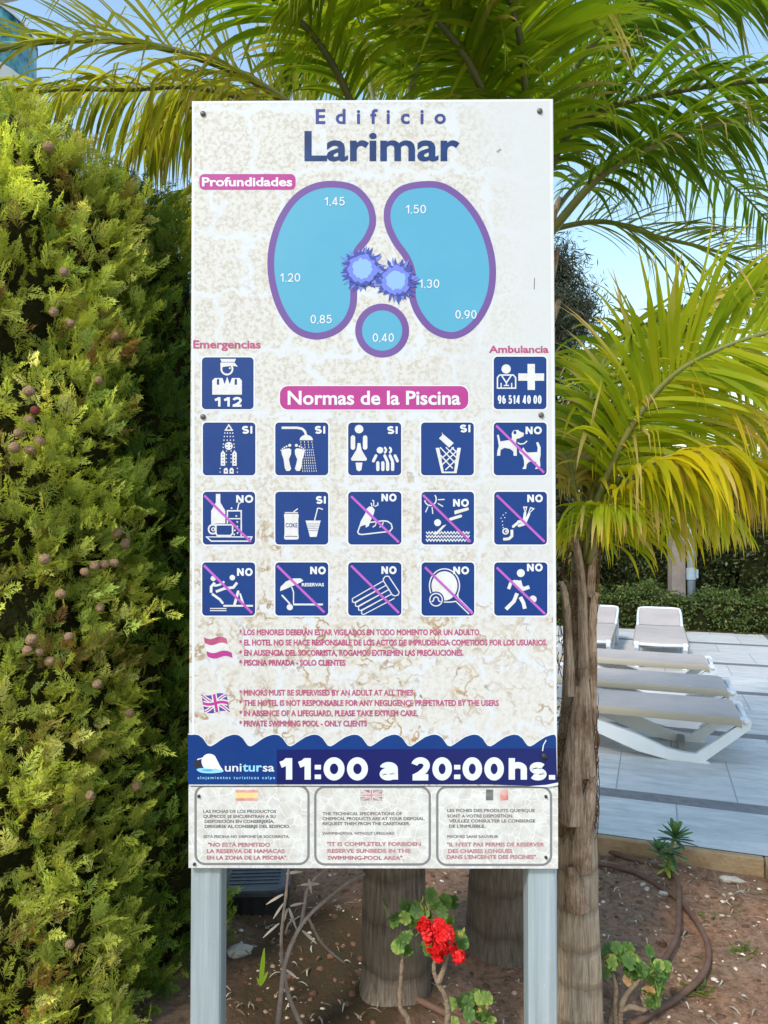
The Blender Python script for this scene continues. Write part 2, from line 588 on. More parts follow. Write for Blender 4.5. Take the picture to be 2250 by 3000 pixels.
    def glyphs(self, s, x0, x1, base, cap, sw, m, unit=False, gap=.16):
        """grotesque figures and letters drawn as strokes of one weight (sw, in cap heights)"""
        if unit:
            (x0, base), (x1, _) = self.w((x0, base)), self.w((x1, base))
            cap *= self.box[3]
        def arc(cx, cy, rx, ry, a0, a1, n=12):
            return [(cx + rx * math.cos(math.radians(a0 + (a1 - a0) * i / n)), cy + ry * math.sin(math.radians(a0 + (a1 - a0) * i / n))) for i in range(n + 1)]
        T = {
            '0': (.60, [(arc(.5, .5, .5, .5, 90, 450, 28)[:-1], True)]),
            'O': (.80, [(arc(.5, .5, .5, .5, 90, 450, 28)[:-1], True)]),
            '1': (.40, [([(0, .74), (.45, .84), (.72, 1.0)], False), ([(.86, -.5 * sw), (.86, 1 + .5 * sw)], False)]),
            '2': (.58, [(arc(.5, .70, .48, .30, 170, -20, 14) + [(.82, .42), (.45, .18), (.02, 0)], False), ([(-.12, 0), (1.1, 0)], False)]),
            '3': (.56, [(arc(.45, .75, .48, .25, 160, -80, 12), False), (arc(.45, .26, .53, .26, 82, -160, 14), False)]),
            '4': (.62, [([(1.12, .20), (0, .20), (.66, 1.0)], False), ([(.74, -.5 * sw), (.74, 1 + .5 * sw)], False)]),
            '5': (.58, [([(.98, 1), (.18, 1), (.12, .56)] + arc(.46, .33, .54, .33, 110, -155, 16), False)]),
            '6': (.60, [(arc(.5, .32, .5, .32, 90, 450, 22)[:-1], True), ([(.03, .40), (.10, .70), (.35, .96), (.78, 1.0)], False)]),
            '8': (.60, [(arc(.5, .76, .42, .24, 90, 450, 20)[:-1], True), (arc(.5, .26, .5, .26, 90, 450, 22)[:-1], True)]),
            '9': (.60, [(arc(.5, .68, .5, .32, 90, 450, 22)[:-1], True), ([(.97, .60), (.90, .30), (.65, .04), (.22, 0)], False)]),
            'S': (.60, [(arc(.5, .76, .46, .24, 25, 255, 14) + arc(.5, .25, .50, .25, 80, -155, 16), False)]),
            'I': (.0, [([(.5, -.5 * sw), (.5, 1 + .5 * sw)], False)]),
            'N': (.68, [([(0, -.5 * sw), (0, 1 + .5 * sw)], False), ([(1, -.5 * sw), (1, 1 + .5 * sw)], False), ([(0, 1 + .3 * sw), (1, -.3 * sw)], False)]),
            'a': (.52, [([(.02, .56)] + arc(.45, .50, .48, .22, 150, 0, 10) + [(.95, -.5 * sw)], False), (arc(.42, .19, .44, .19, 40, 400, 20)[:-1], True)]),
            'h': (.52, [([(0, -.5 * sw), (0, 1 + .5 * sw)], False), ([(0, .46)] + arc(.5, .48, .5, .24, 160, 0, 10) + [(1, -.5 * sw)], False)]),
            's': (.48, [(arc(.5, .54, .46, .17, 25, 255, 12) + arc(.5, .18, .50, .18, 80, -155, 14), False)]),
            ':': (.0, [([(.5, .03 - .5 * sw), (.5, .03 + .5 * sw)], False), ([(.5, .60 - .5 * sw), (.5, .60 + .5 * sw)], False)]),
            '.': (.0, [([(.5, -.5 * sw), (.5, .5 * sw)], False)]),
            ',': (.0, [([(.55, .5 * sw), (.35, -.9 * sw)], False)]),
            ' ': (.12, []),
        }
        W = [T[c][0] + (sw if c != ' ' else .1) for c in s]
        tot = sum(W) + gap * (len(s) - 1)
        k = (x1 - x0) / tot
        x = x0
        for c, w in zip(s, W):
            for pl, cl in T[c][1]:
                self.stroke([(x + sw * cap / 2 + u * max(w * k - sw * cap, 0.0) if T[c][0] else x + w * k * u, base - cap * (sw / 2 + v * (1 - sw))) for u, v in pl], sw * cap, m, cl, False)
            x += (w + gap) * k
    def build(self, name, parent, label=None):
        return obj(name, mesh_from(name, self.v, self.f, self.mats, self.m), parent, label)

sign = thing('notice_board', 'tall weathered white pool rules board with blue pictograms on two galvanised posts', 'notice board', (K(1092, 1500, SY).x, SY, 0))

# --- posts
g_ = NT('galvanised_steel')
st = g_.noise(5, 4, 0.6, g_.scaled(14, 14, 0.5))
bl = g_.noise(3, 3)
c_ = g_.mix(g_.ramp(st.outputs['Fac'], 0.35, 0.7), lin(150, 164, 170), lin(176, 190, 196))
c_ = g_.mix(g_.ramp(bl.outputs['Fac'], 0.5, 0.75, 0, 0.4), c_, lin(138, 146, 146))
c_ = g_.mix(g_.ramp(g_.noise(60, 4, .7).outputs['Fac'], .64, .70, 0, .6), c_, lin(196, 200, 200))
sc_ = g_.noise(3, 4, .7, g_.scaled(40, 40, 1.0))
c_ = g_.mix(g_.ramp(sc_.outputs['Fac'], .66, .70, 0, .6), c_, lin(206, 212, 216))
c_ = g_.mix(g_.ramp(g_.noise(11, 5, .75).outputs['Fac'], .66, .74, 0, .55), c_, lin(122, 112, 100))
g_.L(c_, g_.p.inputs['Base Color'])
g_.p.inputs['Roughness'].default_value = 0.5
g_.p.inputs['Metallic'].default_value = 0.25
M_GALV = g_.m
for a, b in ((557, 646), (1549, 1634)):
    xa, xb = K(a, 2800, SY + 0.02).x, K(b, 2800, SY + 0.02).x
    mb = MB()
    mb.box((xa, SY + 0.022, -0.3), (xb, SY + 0.092, 2.5), bev=0.004)
    obj('post', mb.mesh('post', M_GALV), sign)

# --- board: printed face, turned sheet edge
def corners(pts, y):
    return [Vector((K(p[0], p[1], SY).x, y, K(p[0], p[1], SY).z)) for p in pts]
FR = [(563, 297), (1620, 290), (1633, 2302), (553, 2302)]
mb = MB()
fr, bk = corners(FR, SY), corners(FR, SY + 0.02)
mb.add(fr + bk, [(3, 2, 1, 0)], 0)
mb.add(fr + bk, [(4, 5, 6, 7), (0, 1, 5, 4), (1, 2, 6, 5), (2, 3, 7, 6), (3, 0, 4, 7)], 1)
M_EDGE = mat('board_edge', lin(190, 188, 186), 0.5)
obj('board', mb.mesh('board', [M_BOARD, M_EDGE]), sign)
d = Flat(0.3)                                            # folded rim round the sheet, a shade brighter than the print
d.stroke([(560 + 6, 2300), (566, 300), (1614, 294), (1628, 2300)], 7, M_BORDER, unit=False)
d.build('rim', sign)
FR2 = [(551, 2306), (1636, 2306), (1636, 2547), (551, 2545)]
mb = MB()
fr, bk = corners(FR2, SY + 0.004), corners(FR2, SY + 0.02)
mb.add(fr + bk, [(3, 2, 1, 0), (4, 5, 6, 7), (0, 1, 5, 4), (1, 2, 6, 5), (2, 3, 7, 6), (3, 0, 4, 7)], 0)
g_ = NT('crazed_plate')
vo = g_.node('ShaderNodeTexVoronoi', feature='DISTANCE_TO_EDGE')
vo.inputs['Scale'].default_value = 34
g_.L(g_.tc.outputs['Object'], vo.inputs['Vector'])
crack = g_.ramp(vo.outputs['Distance'], 0.0, 0.035, 1, 0)
blot = g_.noise(40, 4)
c_ = g_.mix(g_.ramp(blot.outputs['Fac'], 0.4, 0.65), lin(208, 209, 206), lin(192, 188, 182))
c_ = g_.mix(g_.math('MULTIPLY', crack, 0.75), c_, lin(230, 229, 226))
g_.L(c_, g_.p.inputs['Base Color'])
g_.p.inputs['Roughness'].default_value = 0.5
M_PLATE = g_.m
obj('lower_plate', mb.mesh('lower_plate', M_PLATE), sign)

# --- titles
d = Flat(2); d.text('Edificio', 925, 1306, 363, 44, M_SLATE, 0.022, spacing=1.9); d.build('heading_lettering', sign)
d = Flat(2); d.text('Larimar', 892, 1346, 472, 90, M_DKBLUE, 0.022); d.build('title_lettering', sign)
d = Flat(1); d.rrect(584, 510, 866, 556, 15, M_PINK)
d.text('Profundidades', 592, 856, 546, 27, M_BORDER, 0.028); d.build('depth_heading', sign)
d = Flat(1); d.text('Emergencias', 566, 764, 1021, 25, M_RULE, 0.03); d.build('emergency_heading', sign)
d = Flat(1); d.text('Ambulancia', 1432, 1607, 1034, 22, M_RULE, 0.03); d.build('ambulance_heading', sign)
d = Flat(1); d.rrect(817, 1128, 1375, 1203, 26, M_BORDER); d.rrect(820, 1131, 1372, 1200, 24, M_PINK)
d.text('Normas de la Piscina', 843, 1349, 1186, 42, M_BORDER, 0.022); d.build('rules_heading', sign)

# --- map of the pools
def closed_curve(pts, n=90):
    P = [Vector((p[0], p[1], 0)) for p in pts]
    m = len(P)
    out = []
    for i in range(n):
        u = i / n * m
        k = int(u)
        t = u - k
        a, b, c, e = P[(k - 1) % m], P[k % m], P[(k + 1) % m], P[(k + 2) % m]
        q = 0.5 * ((2 * b) + (c - a) * t + (2 * a - 5 * b + 4 * c - e) * t * t + (3 * b - a - 3 * c + e) * t ** 3)
        out.append((q.x, q.y))
    return out
def zc(pts):                                             # from the enlarged view used to trace the pools
    return [(540 + x * 0.6631, 280 + y * 0.6633) for x, y in pts]
pool1 = closed_curve(zc([(660, 392), (752, 412), (815, 480), (832, 560), (806, 630), (762, 690), (742, 770), (748, 850), (744, 930), (712, 1000), (650, 1048), (570, 1062), (490, 1030), (430, 950), (395, 850), (382, 750), (392, 650), (428, 545), (490, 455), (570, 405)]))
pool2 = closed_curve(zc([(1060, 393), (1150, 405), (1240, 470), (1310, 570), (1350, 680), (1362, 780), (1350, 880), (1310, 970), (1250, 1035), (1180, 1060), (1100, 1035), (1040, 970), (1008, 890), (1010, 800), (985, 720), (930, 640), (898, 560), (905, 480), (960, 415)]))
d = Flat(1)
for pl in (pool1, pool2):
    d.poly(pl, M_AQUA, False)
    d.stroke(pl, 20, M_RIM, True, False)
cc = zc([(874, 1038)])[0]
d.ell(cc[0], cc[1], 68, 68, M_AQUA, unit=False)
d.arc(cc[0], cc[1], 69, 69, 20, M_RIM, n=40, unit=False)
d.build('pool_map', sign)
d = Flat(3)
for s, x0, x1, b in (('1,45', 950, 1010, 603), ('1,50', 1188, 1248, 626), ('1,20', 820, 880, 826), ('1,30', 1227, 1287, 844), ('0,85', 910, 972, 948), ('0,90', 1334, 1396, 934), ('0,40', 1092, 1154, 1002)):
    d = Flat(3)
    d.glyphs(s, x0, x1, b, 25, .13, M_BORDER, gap=.18)
    d.build('depth_figure', sign)
d = Flat(2.2)
rb = random.Random(3)
for cx, cy, R in ((1061, 788, 55), (1160, 822, 54)):
    for k in range(46):                                  # leaf tips
        a = 2 * math.pi * k / 46 + rb.uniform(-0.06, 0.06)
        r0, r1 = R * rb.uniform(0.55, 0.8), R * rb.uniform(0.9, 1.38)
        w_ = rb.uniform(3.5, 6)
        ux, uy = math.cos(a), math.sin(a)
        m_ = M_BUSHD if k % 3 else M_BUSHM
        mid = (r0 + r1) / 2
        d.poly([(cx + ux * r0, cy + uy * r0), (cx + ux * mid - uy * w_, cy + uy * mid + ux * w_), (cx + ux * r1, cy + uy * r1), (cx + ux * mid + uy * w_, cy + uy * mid - ux * w_)], m_, False)
for cx, cy, R in ((1061, 788, 55), (1160, 822, 54)):
    for rr, m_, jit in ((0.86, M_BUSHD, 0.12), (0.76, M_BUSHM, 0.12), (0.52, M_BUSHL, 0.07)):
        d.poly([(cx + R * (rr + rb.uniform(-jit, jit)) * math.cos(2 * math.pi * k / 34), cy + R * (rr + rb.uniform(-jit, jit)) * math.sin(2 * math.pi * k / 34)) for k in range(34)], m_, False)
d.build('bush_drawing', sign)

# --- pictograms
W, B, V_ = M_WHITE, M_BLUE, M_BAR
def ic_police(d):
    d.poly([(.355, .03), (.66, .03), (.635, .09), (.38, .09)], W)
    d.arc(.485, .225, .108, .108, .035, W, n=24)
    d.poly([(.36, .10), (.63, .10), (.695, .18), (.60, .165), (.36, .19)], W)
    d.ell(.54, .21, .018, .018, W)
    d.poly([(.20, .72), (.20, .45), (.25, .40), (.40, .40), (.44, .52), (.49, .375), (.54, .52), (.58, .40), (.73, .40), (.775, .45), (.775, .72)], W)
    d.poly([(.29, .42), (.335, .42), (.335, .53), (.29, .53)], B)
    d.poly([(.635, .42), (.68, .42), (.68, .53), (.635, .53)], B)
    d.glyphs('112', .23, .775, .955, .19, .24, M_BORDER, True)
def ic_doctor(d):
    d.ell(.235, .235, .088, .088, W)
    d.stroke([(.07, .60), (.07, .40), (.11, .35), (.37, .35), (.415, .40), (.415, .60)], .026, W, True)
    d.stroke([(.15, .36), (.24, .50), (.33, .36)], .026, W)
    d.stroke([(.24, .50), (.24, .54)], .026, W)
    d.stroke([(.19, .55), (.29, .55)], .022, W)
    d.stroke([(.14, .59), (.14, .50)], .022, W)
    d.stroke([(.34, .59), (.34, .50)], .022, W)
    d.poly([(.64, .14), (.78, .14), (.78, .32), (.955, .32), (.955, .46), (.78, .46), (.78, .635), (.64, .635), (.64, .46), (.465, .46), (.465, .32), (.64, .32)], W)
    d.glyphs('96 514 40 00', .075, .905, .90, .165, .17, M_BORDER, True)
def ic_shower(d):
    d.stroke([(.495, .045), (.56, .145), (.43, .145)], .024, W, True)
    for y, n, h in ((.20, 4, .075), (.265, 4, .085), (.335, 4, .092), (.41, 2, .10), (.47, 2, .105)):
        for i in range(n):
            d.ell(.495 - h + 2 * h * i / (n - 1), y, .013, .013, W, n=8)
    d.ell(.495, .445, .075, .075, W)
    for x, y in ((.46, .42), (.53, .42), (.46, .475), (.53, .475)):
        d.ell(x, y, .012, .012, B, n=8)
    for s in (-1, 1):
        x = .495 + s * .11
        d.poly([(x - .042, .82), (x - .042, .58), (x - .015, .55), (x, .52), (x + .015, .55), (x + .042, .58), (x + .042, .82)], W)
        for k in range(4):
            d.ell(x, .60 + .06 * k, .013, .013, B, n=8)
            d.ell(.495 + s * .045, .54 + .07 * k, .012, .012, W, n=8)
        x2 = .495 + s * .055
        d.poly([(x2 - .04, .97), (x2 - .04, .89), (x2 - .015, .86), (x2 + .015, .86), (x2 + .04, .89), (x2 + .04, .97)], W)
        d.ell(x2, .92, .016, .016, B, n=8)
        for y in (.87, .94):
            d.ell(.495 + s * .165, y, .012, .012, W, n=8)
def ic_feet(d):
    d.stroke([(.12, .10), (.42, .10), (.51, .12), (.56, .17), (.585, .25)], .045, W)
    d.ell(.585, .335, .125, .10, W, 180, 360)
    for k in range(7):
        for j in range(12):
            if k % 2 == 0 or j > 2:
                u = j / 12
                a = (.48 + .035 * k + (.05 * k / 6 + .04) * u, .355 + .6 * u)
                b = (a[0] + .004, a[1] + .03)
                d.stroke([a, b], .012, W)
    for s, cx in ((1, .22), (-1, .455)):
        pts = [(-.10, .53), (-.04, .50), (.05, .49), (.085, .52), (.08, .60), (.04, .70), (.06, .80), (.085, .88), (.05, .92), (-.01, .92), (-.04, .86), (-.06, .70), (-.095, .60)]
        d.poly([(cx + s * x, y) for x, y in pts], W)
        for i, (x, y, r) in enumerate(((.055, .435, .03), (-.005, .455, .018), (-.045, .475, .016), (-.08, .50, .015), (-.105, .53, .014))):
            d.ell(cx + s * x, y, r, r, W, n=10)
def ic_family(d):
    d.ell(.205, .125, .082, .08, W)
    d.caps((.09, .285), (.09, .475), .085, W)
    d.caps((.32, .285), (.32, .475), .085, W)
    d.poly([(.18, .39), (.23, .39), (.255, .52), (.355, .69), (.34, .725), (.07, .725), (.05, .69), (.155, .52)], W)
    d.poly([(.14, .76), (.27, .76), (.25, .90), (.205, .925), (.16, .90)], W)
    d.ell(.60, .525, .062, .062, W)
    for x in (.69, .785):
        d.arc(x - .02, .525, .045, .05, .04, W, -80, 80, 12)
    d.caps((.525, .63), (.475, .73), .055, W)
    for x in (.69, .79, .885):
        d.caps((x, .63), (x + .045, .73), .055, W)
    for x in (.56, .655, .745, .84):
        d.caps((x, .765), (x, .89), .062, W)
def ic_bin(d):
    d.poly([(.275, .48), (.345, .48), (.43, .93), (.625, .93), (.685, .48), (.755, .48), (.675, .96), (.39, .96)], W)
    for a, b in (((.36, .47), (.66, .78)), ((.47, .47), (.685, .68)), ((.37, .62), (.60, .87)), ((.62, .47), (.39, .68)), ((.69, .53), (.40, .80)), ((.67, .70), (.46, .90)), ((.58, .47), (.66, .55))):
        d.stroke([a, b], .022, W)
    d.poly([(.41, .215), (.62, .39), (.53, .475), (.34, .30), (.40, .24), (.395, .18)], W)
def ic_dog(d):
    d.poly([(.06, .24), (.095, .23), (.125, .36), (.30, .33), (.345, .30), (.34, .20), (.37, .15), (.46, .14), (.49, .17), (.57, .20), (.56, .26), (.48, .30), (.43, .31), (.42, .38), (.435, .50), (.435, .63), (.375, .63), (.37, .55), (.31, .50), (.20, .48), (.13, .52), (.12, .63), (.06, .63), (.07, .53), (.095, .45), (.08, .34)], W)
    d.stroke([(.45, .38), (.50, .41), (.57, .40), (.63, .35)], .022, W)
    d.ell(.40, .19, .03, .035, B, n=12)
    d.poly([(.475, .53), (.52, .53), (.56, .47), (.59, .53), (.63, .57), (.82, .56), (.83, .48), (.80, .38), (.84, .37), (.885, .47), (.885, .62), (.87, .70), (.88, .82), (.84, .88), (.78, .88), (.81, .82), (.80, .75), (.72, .74), (.66, .75), (.62, .80), (.61, .88), (.54, .88), (.575, .82), (.57, .72), (.54, .62), (.49, .58)], W)
def ic_drinks(d):
    d.poly([(.25, .04), (.335, .04), (.335, .20), (.43, .36), (.43, .61), (.16, .61), (.16, .36), (.25, .20)], W)
    d.stroke([(.47, .60), (.47, .36), (.735, .36), (.735, .84)], .026, W)
    d.stroke([(.47, .51), (.735, .51)], .022, W)
    d.stroke([(.66, .35), (.69, .22), (.73, .20)], .022, W)
    for x, y in ((.55, .31), (.64, .46), (.66, .57), (.60, .63), (.66, .66), (.61, .73), (.665, .78), (.60, .81)):
        d.ell(x, y, .017, .017, W, n=8)
    d.poly([(.245, .60), (.57, .60), (.57, .80), (.53, .84), (.27, .84), (.245, .80)], B)
    d.stroke([(.25, .625), (.57, .625), (.57, .79), (.53, .83), (.28, .83), (.25, .79)], .028, W, True)
    d.arc(.19, .71, .08, .085, .03, W, 30, 330, 18)
    d.arc(.20, .71, .03, .03, .02, W, n=12)
    d.stroke([(.07, .855), (.94, .855), (.90, .935), (.16, .935), (.09, .87)], .024, W, True)
def ic_can(d):
    d.poly([(.17, .415), (.43, .415), (.445, .45), (.435, .52), (.435, .78), (.445, .88), (.42, .905), (.185, .905), (.165, .88), (.175, .78), (.175, .52), (.165, .45)], W)
    d.poly([(.18, .385), (.43, .385), (.43, .402), (.18, .402)], W)
    d.stroke([(.34, .385), (.425, .32)], .02, W)
    d.stroke([(.185, .845), (.42, .845)], .012, B)
    d.text('COKE', .195, .42, .675, .085, B, .02, True)
    d.poly([(.57, .545), (.86, .545), (.845, .59), (.78, .855), (.655, .855), (.585, .59)], W)
    for y in (.61, .65, .69, .73):
        d.stroke([(.605, y), (.83, y)], .009, B)
    d.stroke([(.74, .55), (.80, .315), (.83, .31), (.90, .335)], .022, W)
def ic_food(d):
    d.poly([(.35, .32), (.40, .275), (.46, .29), (.50, .34), (.48, .42), (.40, .60), (.36, .66), (.30, .62), (.21, .64), (.24, .55), (.32, .41)], W)
    d.stroke([(.45, .28), (.43, .21)], .02, W); d.stroke([(.48, .27), (.48, .17), (.45, .16)], .02, W); d.stroke([(.50, .28), (.56, .25), (.555, .20)], .02, W)
    d.stroke([(.22, .65), (.18, .76), (.20, .80), (.26, .81), (.78, .75), (.83, .69), (.81, .61), (.74, .56), (.66, .55), (.40, .58)], .024, W, True)
    for x in (.40, .53, .66):
        d.stroke([(x, .57), (x - .02, .64), (x - .07, .67)], .02, W)
def ic_slide(d):
    d.arc(.17, .14, .11, .12, .024, W, -40, 170, 20)
    for a, b in (((.31, .15), (.44, .145)), ((.31, .22), (.41, .28)), ((.20, .29), (.215, .42)), ((.125, .28), (.075, .39))):
        d.stroke([a, b], .02, W)
    d.poly([(.625, .36), (.89, .295), (.90, .345), (.63, .43)], W)
    d.caps((.55, .52), (.745, .46), .055, W)
    d.ell(.305, .585, .066, .066, W)
    d.poly([(.405, .64), (.475, .62), (.30, .81), (.235, .81)], W)
    for y in (.775, .845, .915):
        pts = [(.085 + .83 * i / 28, y + (.022 if i % 2 else -.018)) for i in range(29)]
        d.stroke(pts, .02, W)
def ic_scuba(d):
    d.stroke([(.56, .29), (.615, .29), (.59, .40)], .022, W, True)
    d.stroke([(.69, .30), (.75, .32), (.64, .43)], .022, W, True)
    d.caps((.585, .40), (.565, .54), .05, W); d.caps((.66, .42), (.60, .55), .05, W)
    d.caps((.46, .57), (.59, .55), .06, W); d.caps((.36, .66), (.43, .60), .05, W)
    d.caps((.47, .64), (.60, .60), .055, W)
    d.stroke([(.335, .72), (.335, .84), (.28, .89), (.17, .90)], .052, W)
    d.arc(.215, .75, .05, .05, .025, W, n=16); d.ell(.225, .75, .022, .022, W, n=10)
    for x, y in ((.22, .40), (.17, .44), (.13, .50), (.20, .49), (.155, .56), (.16, .63), (.17, .68)):
        d.ell(x, y, .011, .011, W, n=8)
def ic_push(d):
    d.ell(.21, .30, .05, .05, W)
    d.stroke([(.24, .38), (.17, .46), (.17, .57)], .05, W)
    d.stroke([(.23, .44), (.33, .42), (.42, .36)], .04, W)
    d.caps((.20, .60), (.34, .70), .045, W); d.caps((.33, .69), (.385, .76), .045, W)
    d.ell(.57, .285, .052, .052, W)
    d.stroke([(.66, .38), (.59, .47), (.42, .49), (.26, .55)], .05, W)
    d.caps((.61, .80), (.68, .55), .05, W); d.poly([(.70, .58), (.73, .58), (.80, .78), (.74, .76)], W)
    d.stroke([(.40, .815), (.96, .815)], .035, W)
    d.stroke([(.15, .865), (.46, .865)], .018, W); d.stroke([(.15, .905), (.46, .905)], .018, W)
def ic_reserve(d):
    d.poly([(.09, .54), (.10, .46), (.20, .36), (.34, .30), (.48, .30), (.53, .34), (.49, .37), (.36, .43), (.22, .49)], W)
    d.stroke([(.31, .46), (.345, .56), (.345, .78)], .022, W)
    d.caps((.13, .62), (.27, .77), .03, W)
    d.ell(.275, .84, .058, .058, W)
    d.stroke([(.34, .79), (.90, .79)], .035, W)
    d.text('RESERVAS', .50, .92, .45, .065, M_BORDER, .03, True)
def ic_airbed(d):
    d.stroke([(.66, .31), (.70, .26), (.76, .26), (.96, .56), (.94, .61), (.88, .63), (.83, .61), (.665, .35)], .02, W, True)
    for k in range(4):
        a = (.665 + .05 * k, .345 + .083 * k)
        b = (.08 + .058 * k, .68 + .075 * k)
        d.stroke([a, b, (b[0], b[1] + .06), (b[0] + .035, b[1] + .075), (a[0] + .055, a[1] + .08)], .018, W)
def ic_racket(d):
    d.ell(.435, .44, .245, .275, W, n=32)
    d.arc(.435, .44, .285, .32, .022, W, 108, 395, 32)
    d.stroke([(.36, .745), (.55, .745), (.65, .73), (.90, .97)], .022, W)
    d.stroke([(.69, .60), (.69, .66), (.96, .93)], .022, W)
    d.ell(.275, .70, .155, .155, B, n=26)
    d.arc(.275, .70, .118, .118, .022, W, n=24)
    d.stroke([(.19, .74), (.225, .72), (.235, .67), (.275, .645), (.315, .67), (.325, .72), (.36, .74)], .022, W)
def ic_run(d):
    d.ell(.50, .20, .075, .075, W)
    d.stroke([(.47, .34), (.50, .45), (.55, .50), (.66, .46)], .07, W)
    d.stroke([(.40, .35), (.31, .39), (.27, .50)], .06, W)
    d.poly([(.35, .34), (.45, .33), (.50, .49), (.45, .52)], W)
    d.stroke([(.43, .58), (.37, .73), (.22, .88)], .07, W)
    d.stroke([(.49, .65), (.55, .76), (.575, .87)], .07, W)
    d.ell(.73, .69, .068, .068, W)

Z2 = lambda x, y: (540 + x * .66305, 980 + y * .66305)
TILES = [
 (78, 101, 306, 330, ic_police, None, 'blue emergency pictogram of a capped officer above the number 112'),
 (1367, 98, 1600, 330, ic_doctor, None, 'blue ambulance pictogram of a doctor beside a cross above a phone number'),
 (82, 389, 314, 622, ic_shower, ('SI', .745, .945, .215), 'pictogram of a figure standing under a shower'),
 (402, 389, 636, 622, ic_feet, ('SI', .745, .945, .215), 'pictogram of two bare feet and a shower head'),
 (724, 389, 958, 622, ic_family, ('SI', .735, .935, .22), 'pictogram of a woman with three children'),
 (1046, 389, 1279, 622, ic_bin, ('SI', .735, .935, .19), 'pictogram of a can falling into a basket bin'),
 (1367, 389, 1601, 622, ic_dog, ('NO', .60, .905, .225), 'struck-out pictogram of a dog and a cat'),
 (82, 695, 313, 928, ic_drinks, ('NO', .64, .965, .21), 'struck-out pictogram of a bottle, glass and cup on a tray'),
 (402, 695, 636, 928, ic_can, ('SI', .765, .955, .23), 'pictogram of a drinks can and a cup with a straw'),
 (724, 695, 959, 928, ic_food, ('NO', .625, .91, .185), 'struck-out pictogram of food on a plate'),
 (1048, 695, 1280, 928, ic_slide, ('NO', .60, .90, .285), 'struck-out pictogram of a diver under the sun'),
 (1369, 695, 1602, 928, ic_scuba, ('NO', .625, .92, .20), 'struck-out pictogram of a scuba diver with flippers'),
 (79, 1007, 313, 1242, ic_push, ('NO', .66, .955, .255), 'struck-out pictogram of one figure pushing another'),
 (402, 1007, 636, 1242, ic_reserve, ('NO', .66, .955, .225), 'struck-out pictogram of a parasol and sunbed marked reserved'),
 (724, 1007, 959, 1242, ic_airbed, ('NO', .625, .91, .22), 'struck-out pictogram of a striped air mattress'),
 (1048, 1007, 1281, 1242, ic_racket, ('NO', .60, .90, .225), 'struck-out pictogram of a bat and ball'),
 (1369, 1007, 1604, 1242, ic_run, ('NO', .615, .91, .17), 'struck-out pictogram of a running figure with a ball'),
]
BAR = {ic_dog: ((.045, .06), (.95, .955)), ic_drinks: ((.03, .07), (.92, .95)), ic_food: ((.055, .085), (.955, .96)), ic_slide: ((.025, .06), (.93, .95)),
       ic_scuba: ((.045, .065), (.955, .95)), ic_push: ((.035, .055), (.945, .95)), ic_reserve: ((.035, .06), (.93, .94)), ic_airbed: ((.055, .06), (.955, .95)),
       ic_racket: ((.065, .09), (.97, .965)), ic_run: ((.045, .095), (.955, .97))}
for x0, y0, x1, y1, fn, cap, lab in TILES:
    (a, b), (c, e) = Z2(x0, y0), Z2(x1, y1)
    d = Flat(1)
    d.rrect(a - 4, b - 4, c + 4, e + 4, 14, M_BORDER)
    d.rrect(a, b, c, e, 11, M_NAVY)
    d.rrect(a + 2.4, b + 2.4, c - 2.4, e - 2.4, 9, M_BLUE)
    tl = d.build('pictogram', sign, lab)
    d = Flat(2).tile(a, b, c, e)
    fn(d)
    d.build('symbol', tl)
    if cap:
        d = Flat(4).tile(a, b, c, e)
        d.glyphs(cap[0], cap[1], cap[2], cap[3], .150, .25, M_BORDER, True)
        d.build('caption', tl)
    if fn in BAR:
        d = Flat(5).tile(a, b, c, e)
        d.stroke(BAR[fn], .045, M_BAR)
        d.build('strike_bar', tl)

# --- rules with flags
d = Flat(1)
for i, s in enumerate(('LOS MENORES DEBERÁN ESTAR VIGILADOS EN TODO MOMENTO POR UN ADULTO.', 'EL HOTEL NO SE HACE RESPONSABLE DE LOS ACTOS DE IMPRUDENCIA COMETIDOS POR LOS USUARIOS.',
                       'EN AUSENCIA DEL SOCORRISTA, ROGAMOS EXTREMEN LAS PRECAUCIONES.', 'PISCINA PRIVADA - SOLO CLIENTES')):
    x1 = (1408, 1603, 1358, 1012)[i]
    b = (1861, 1891, 1921, 1950)[i]
    d.text('*', 701, 709, b, 17, M_RULE, .02)
    d.text(s, 715, x1, b, 18, M_RULE, .034)
d.build('spanish_rules', sign)
d = Flat(1)
for i, s in enumerate(('MINORS MUST BE SUPERVISED BY AN ADULT AT ALL TIMES', 'THE HOTEL IS NOT RESPONSABLE FOR ANY NEGLIGENCE PREPETRATED BY THE USERS',
                       'IN ABSENCE OF A LIFEGUARD, PLEASE TAKE EXTREM CARE.', 'PRIVATE SWIMMING POOL - ONLY CLIENTS')):
    x1 = (1210, 1461, 1224, 1075)[i]
    b = (2038, 2068, 2098, 2128)[i]
    d.text('*', 701, 709, b, 17, M_RULE, .02)
    d.text(s, 714, x1, b, 18, M_RULE, .034)
d.build('english_rules', sign)
def wavy_band(d, x0, x1, y0, y1, m, amp=5, lean=10, n=14):
    up, lo = [], []
    for i in range(n + 1):
        u = i / n
        x = x0 + (x1 - x0) * u
        s = amp * math.sin(u * 6.3)
        up.append((x + lean * (y0 - 1866) / 60, y0 + s + u * 5))
        lo.append((x + lean * (y1 - 1866) / 60, y1 + s + u * 5))
    d.poly(up + lo[::-1], m, False)
d = Flat(1)
wavy_band(d, 597, 664, 1866, 1884, M_RULE); wavy_band(d, 598, 666, 1884, 1907, M_WHITE); wavy_band(d, 598, 672, 1907, 1923, M_PINK)
d.build('flag', sign, 'faded wavy red and white flag beside the Spanish rules')
M_FLAGB = mat('flag_violet', lin(84, 66, 146))
